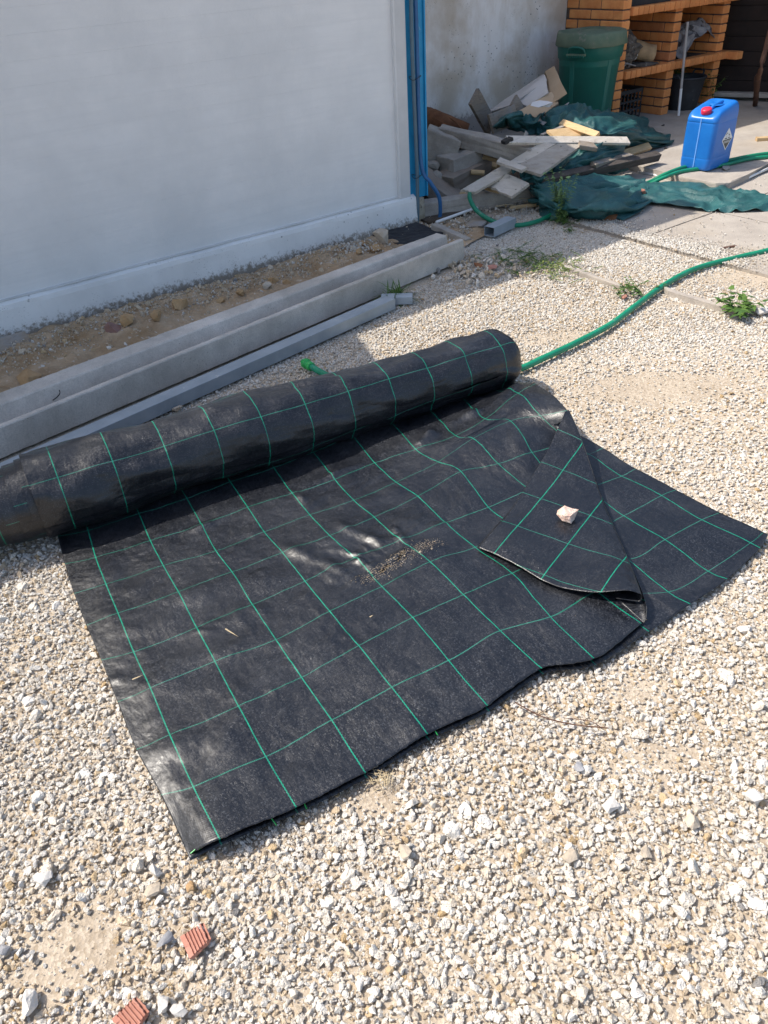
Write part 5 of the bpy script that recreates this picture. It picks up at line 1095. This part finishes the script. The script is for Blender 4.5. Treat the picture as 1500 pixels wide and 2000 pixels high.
# ribbed terracotta shards
for k, (x, y, s_, rot, lab) in enumerate([(387, 1838, .034, .62, 'ribbed red terracotta shard lying on the gravel at lower left'), (262, 1988, .036, .9, 'ribbed red terracotta shard cut by the bottom edge of the picture')]):
    nx, ny = 40, 12; V = []
    for i in range(nx):
        for j in range(ny):
            u, v = i/(nx-1)-.5, j/(ny-1)-.5; rb_ = .0016*math.tanh(3*math.sin(u*2*math.pi*5.2)); e_ = 1+.10*nz((u*6, v*6, k), 1.3)+.05*nz((u*16, v*16, k), 1.1); V.append(((u+.10*v)*s_*e_, v*s_*1.3*e_*(1-.25*u), rb_*1.3+.012))
    V = np.array(V); ca, sa_ = math.cos(rot), math.sin(rot); V[:, :2] = V[:, :2]@np.array([[ca, sa_], [-sa_, ca]]); V, Fc = two_sided(V, nx, ny, .010); V[:, 2] += V[:, 0]*.15; tag(mk('terracotta_shard', V+G(x, y, -.002), Fc, MT['terracotta']), lab, 'shard')

# ------------------------------------------------------------------ weeds, twigs
def blade(base, dirv, ln, w_, droop, seg=5, fold_=0.):
    sd_ = norm(np.cross(dirv, ZUP)+1e-6); V = []; 
    for i in range(seg+1):
        t = i/seg; c_ = base+dirv*ln*t-ZUP*droop*ln*t*t; ww = w_*math.sin(math.pi*min(.12+.88*(1-t)*1.0, 1)*.5+0)*(1 if t < .6 else (1-t)/.4*.9+.1)
        V += [c_-sd_*ww/2, c_+sd_*ww/2]
    return np.array(V), [(2*i, 2*i+1, 2*i+3, 2*i+2) for i in range(seg)]
def plant(name, label, c_, nb, ln, w_, mt, cat, el=(20, 70), droop=.4, sp=.02, twig=False):
    t_ = thing(name, label, cat, c_); parts = []
    for i in range(nb):
        az = rnd.uniform(0, 6.28); e_ = R_(rnd.uniform(*el)); b_ = c_+np.array([rnd.gauss(0, sp), rnd.gauss(0, sp), 0]); dv_ = np.array([math.cos(az)*math.cos(e_), math.sin(az)*math.cos(e_), math.sin(e_)])
        parts.append(blade(b_, dv_, ln*rnd.uniform(.5, 1.1), w_*rnd.uniform(.6, 1.2), droop*rnd.uniform(.5, 1.4)))
    mk('foliage', *join(*parts), MT[mt], t_); return t_
plant('grass_tuft', 'tuft of green grass growing between the beam and the short tube offcut', G(775, 583), 90, .20, .007, 'leaf', 'grass', (15, 80), .7, .03)
def leafy(name, label, c_, stems, ln, lw, mt, nl=7, cat='weed', el=(10, 50), spread=.03):
    t_ = thing(name, label, cat, c_); sp_ = []; lf = []
    for i in range(stems):
        az = rnd.uniform(0, 6.28); e_ = R_(rnd.uniform(*el)); dv_ = np.array([math.cos(az)*math.cos(e_), math.sin(az)*math.cos(e_), math.sin(e_)]); b_ = c_+np.array([rnd.gauss(0, spread), rnd.gauss(0, spread), .002]); L_ = ln*rnd.uniform(.6, 1.1)
        e2 = b_+dv_*L_; sp_.append(tube([b_, b_+dv_*L_*.5+ZUP*.004, e2], .0012, 4))
        for k in range(nl):
            f_ = (k+1)/nl; p = b_+dv_*L_*f_; a2 = az+rnd.uniform(-1.4, 1.4); d2 = norm([math.cos(a2), math.sin(a2), rnd.uniform(-.1, .5)]); lf.append(blade(p, d2, lw*2.0*rnd.uniform(.7, 1.2), lw*rnd.uniform(.7, 1.1), .3, 3))
    mk('stems', *join(*sp_), MT['leaf'], t_); mk('foliage', *join(*lf), MT[mt], t_); return t_
leafy('leafy_weed', 'leafy green weed growing in the gravel at the right edge', G(1440, 612), 16, .11, .026, 'leaf', 5, spread=.02)
leafy('small_weed', 'small low weed growing under the hose at the end of the edging', G(1240, 570), 22, .08, .012, 'leaf', 6, spread=.05)
leafy('creeping_weed', 'creeping yellow green weed patch on the gravel before the steel offcut', G(1072, 522), 70, .10, .009, 'leafy', 6, el=(2, 25), spread=.09)
leafy('creeping_weed', 'darker creeping weed patch right of the beam end', G(1015, 505), 50, .09, .009, 'leaf', 6, el=(2, 25), spread=.08)
leafy('tall_sprig', 'slender upright sprig growing before the green net', G(1098, 434), 14, .34, .017, 'sprig', 24, el=(62, 88), spread=.014)
leafy('sprig_base', 'low grassy growth at the foot of the slender sprig', G(1092, 432), 30, .07, .008, 'leaf', 6, el=(10, 60), spread=.05)
leafy('tiny_weed', 'tiny weed alone in the white gravel below the net', G(1113, 452), 8, .04, .009, 'leaf', 4, el=(5, 40), spread=.015)
leafy('shrub_behind_bucket', 'dark leafy shrub showing behind the black bucket', L(4.62, -1.05, RZ), 26, .32, .022, 'leaf', 9, 'shrub', (40, 85), .07)
leafy('potted_growth', 'green growth above the rim of the black bucket under the shelf', L(4.28, -1.1, .30), 16, .14, .02, 'leaf', 6, 'plant', (30, 85), .06)
tw = []
def twig(pts, r): return tube([G(*p) for p in pts], r, 5, 5)
tag(mk('dry_twig', *join(twig([(1006, 1372, .015), (1060, 1400, .02), (1120, 1415, .022), (1188, 1422, .018)], .0016), twig([(1050, 1396, .02), (1085, 1372, .022)], .001), twig([(1100, 1402, .02), (1150, 1408, .03), (1175, 1421, .02)], .001)), MT['twig']), 'thin dry brown twig lying on the gravel below the mat edge', 'twig')
g_ = []
c_ = G(748, 1522, .012)
for k in range(60):
    az = rnd.uniform(0, 6.28); g_.append(blade(c_+np.array([rnd.gauss(0, .012), rnd.gauss(0, .01), rnd.uniform(0, .006)]), norm([math.cos(az), math.sin(az), rnd.uniform(-.05, .3)]), rnd.uniform(.012, .035), .0016, .2, 3))
tag(mk('dry_grass_clump', *join(*g_), MT['straw']), 'small clump of dry straw on the gravel under the mat edge', 'straw')
for (x, y, dx, dy, lab) in [(258, 1327, 22, -9, 'bit of dry straw on the mat near its left edge'), (440, 1228, 26, 16, 'pale dry scrap on the left half of the mat'), (722, 1205, 7, -4, 'tiny straw bit below the tear in the mat')]:
    q0 = G(x, y, .045); q1 = G(x+dx, y+dy, .043); tag(mk('straw_bit', *blade(q0, norm(q1-q0), np.linalg.norm(q1-q0), .004, 0., 4), MT['straw']), lab, 'straw')
for i, (x, y) in enumerate([(1420, 868), (1500, 690), (1335, 690)]):
    q0 = G(x, y, .014); tag(mk('dead_stalk', *tube([q0, q0+np.array([rnd.uniform(.05, .12), rnd.uniform(-.05, .05), .004])], .0012, 4), MT['straw']), ['dry stalk lying on the gravel right of the mat', 'dry stalk on the gravel at the right edge below the weed', 'dry stalk on the gravel between hose and weed'][i], 'stalk')
print('objects', len(sc.objects))
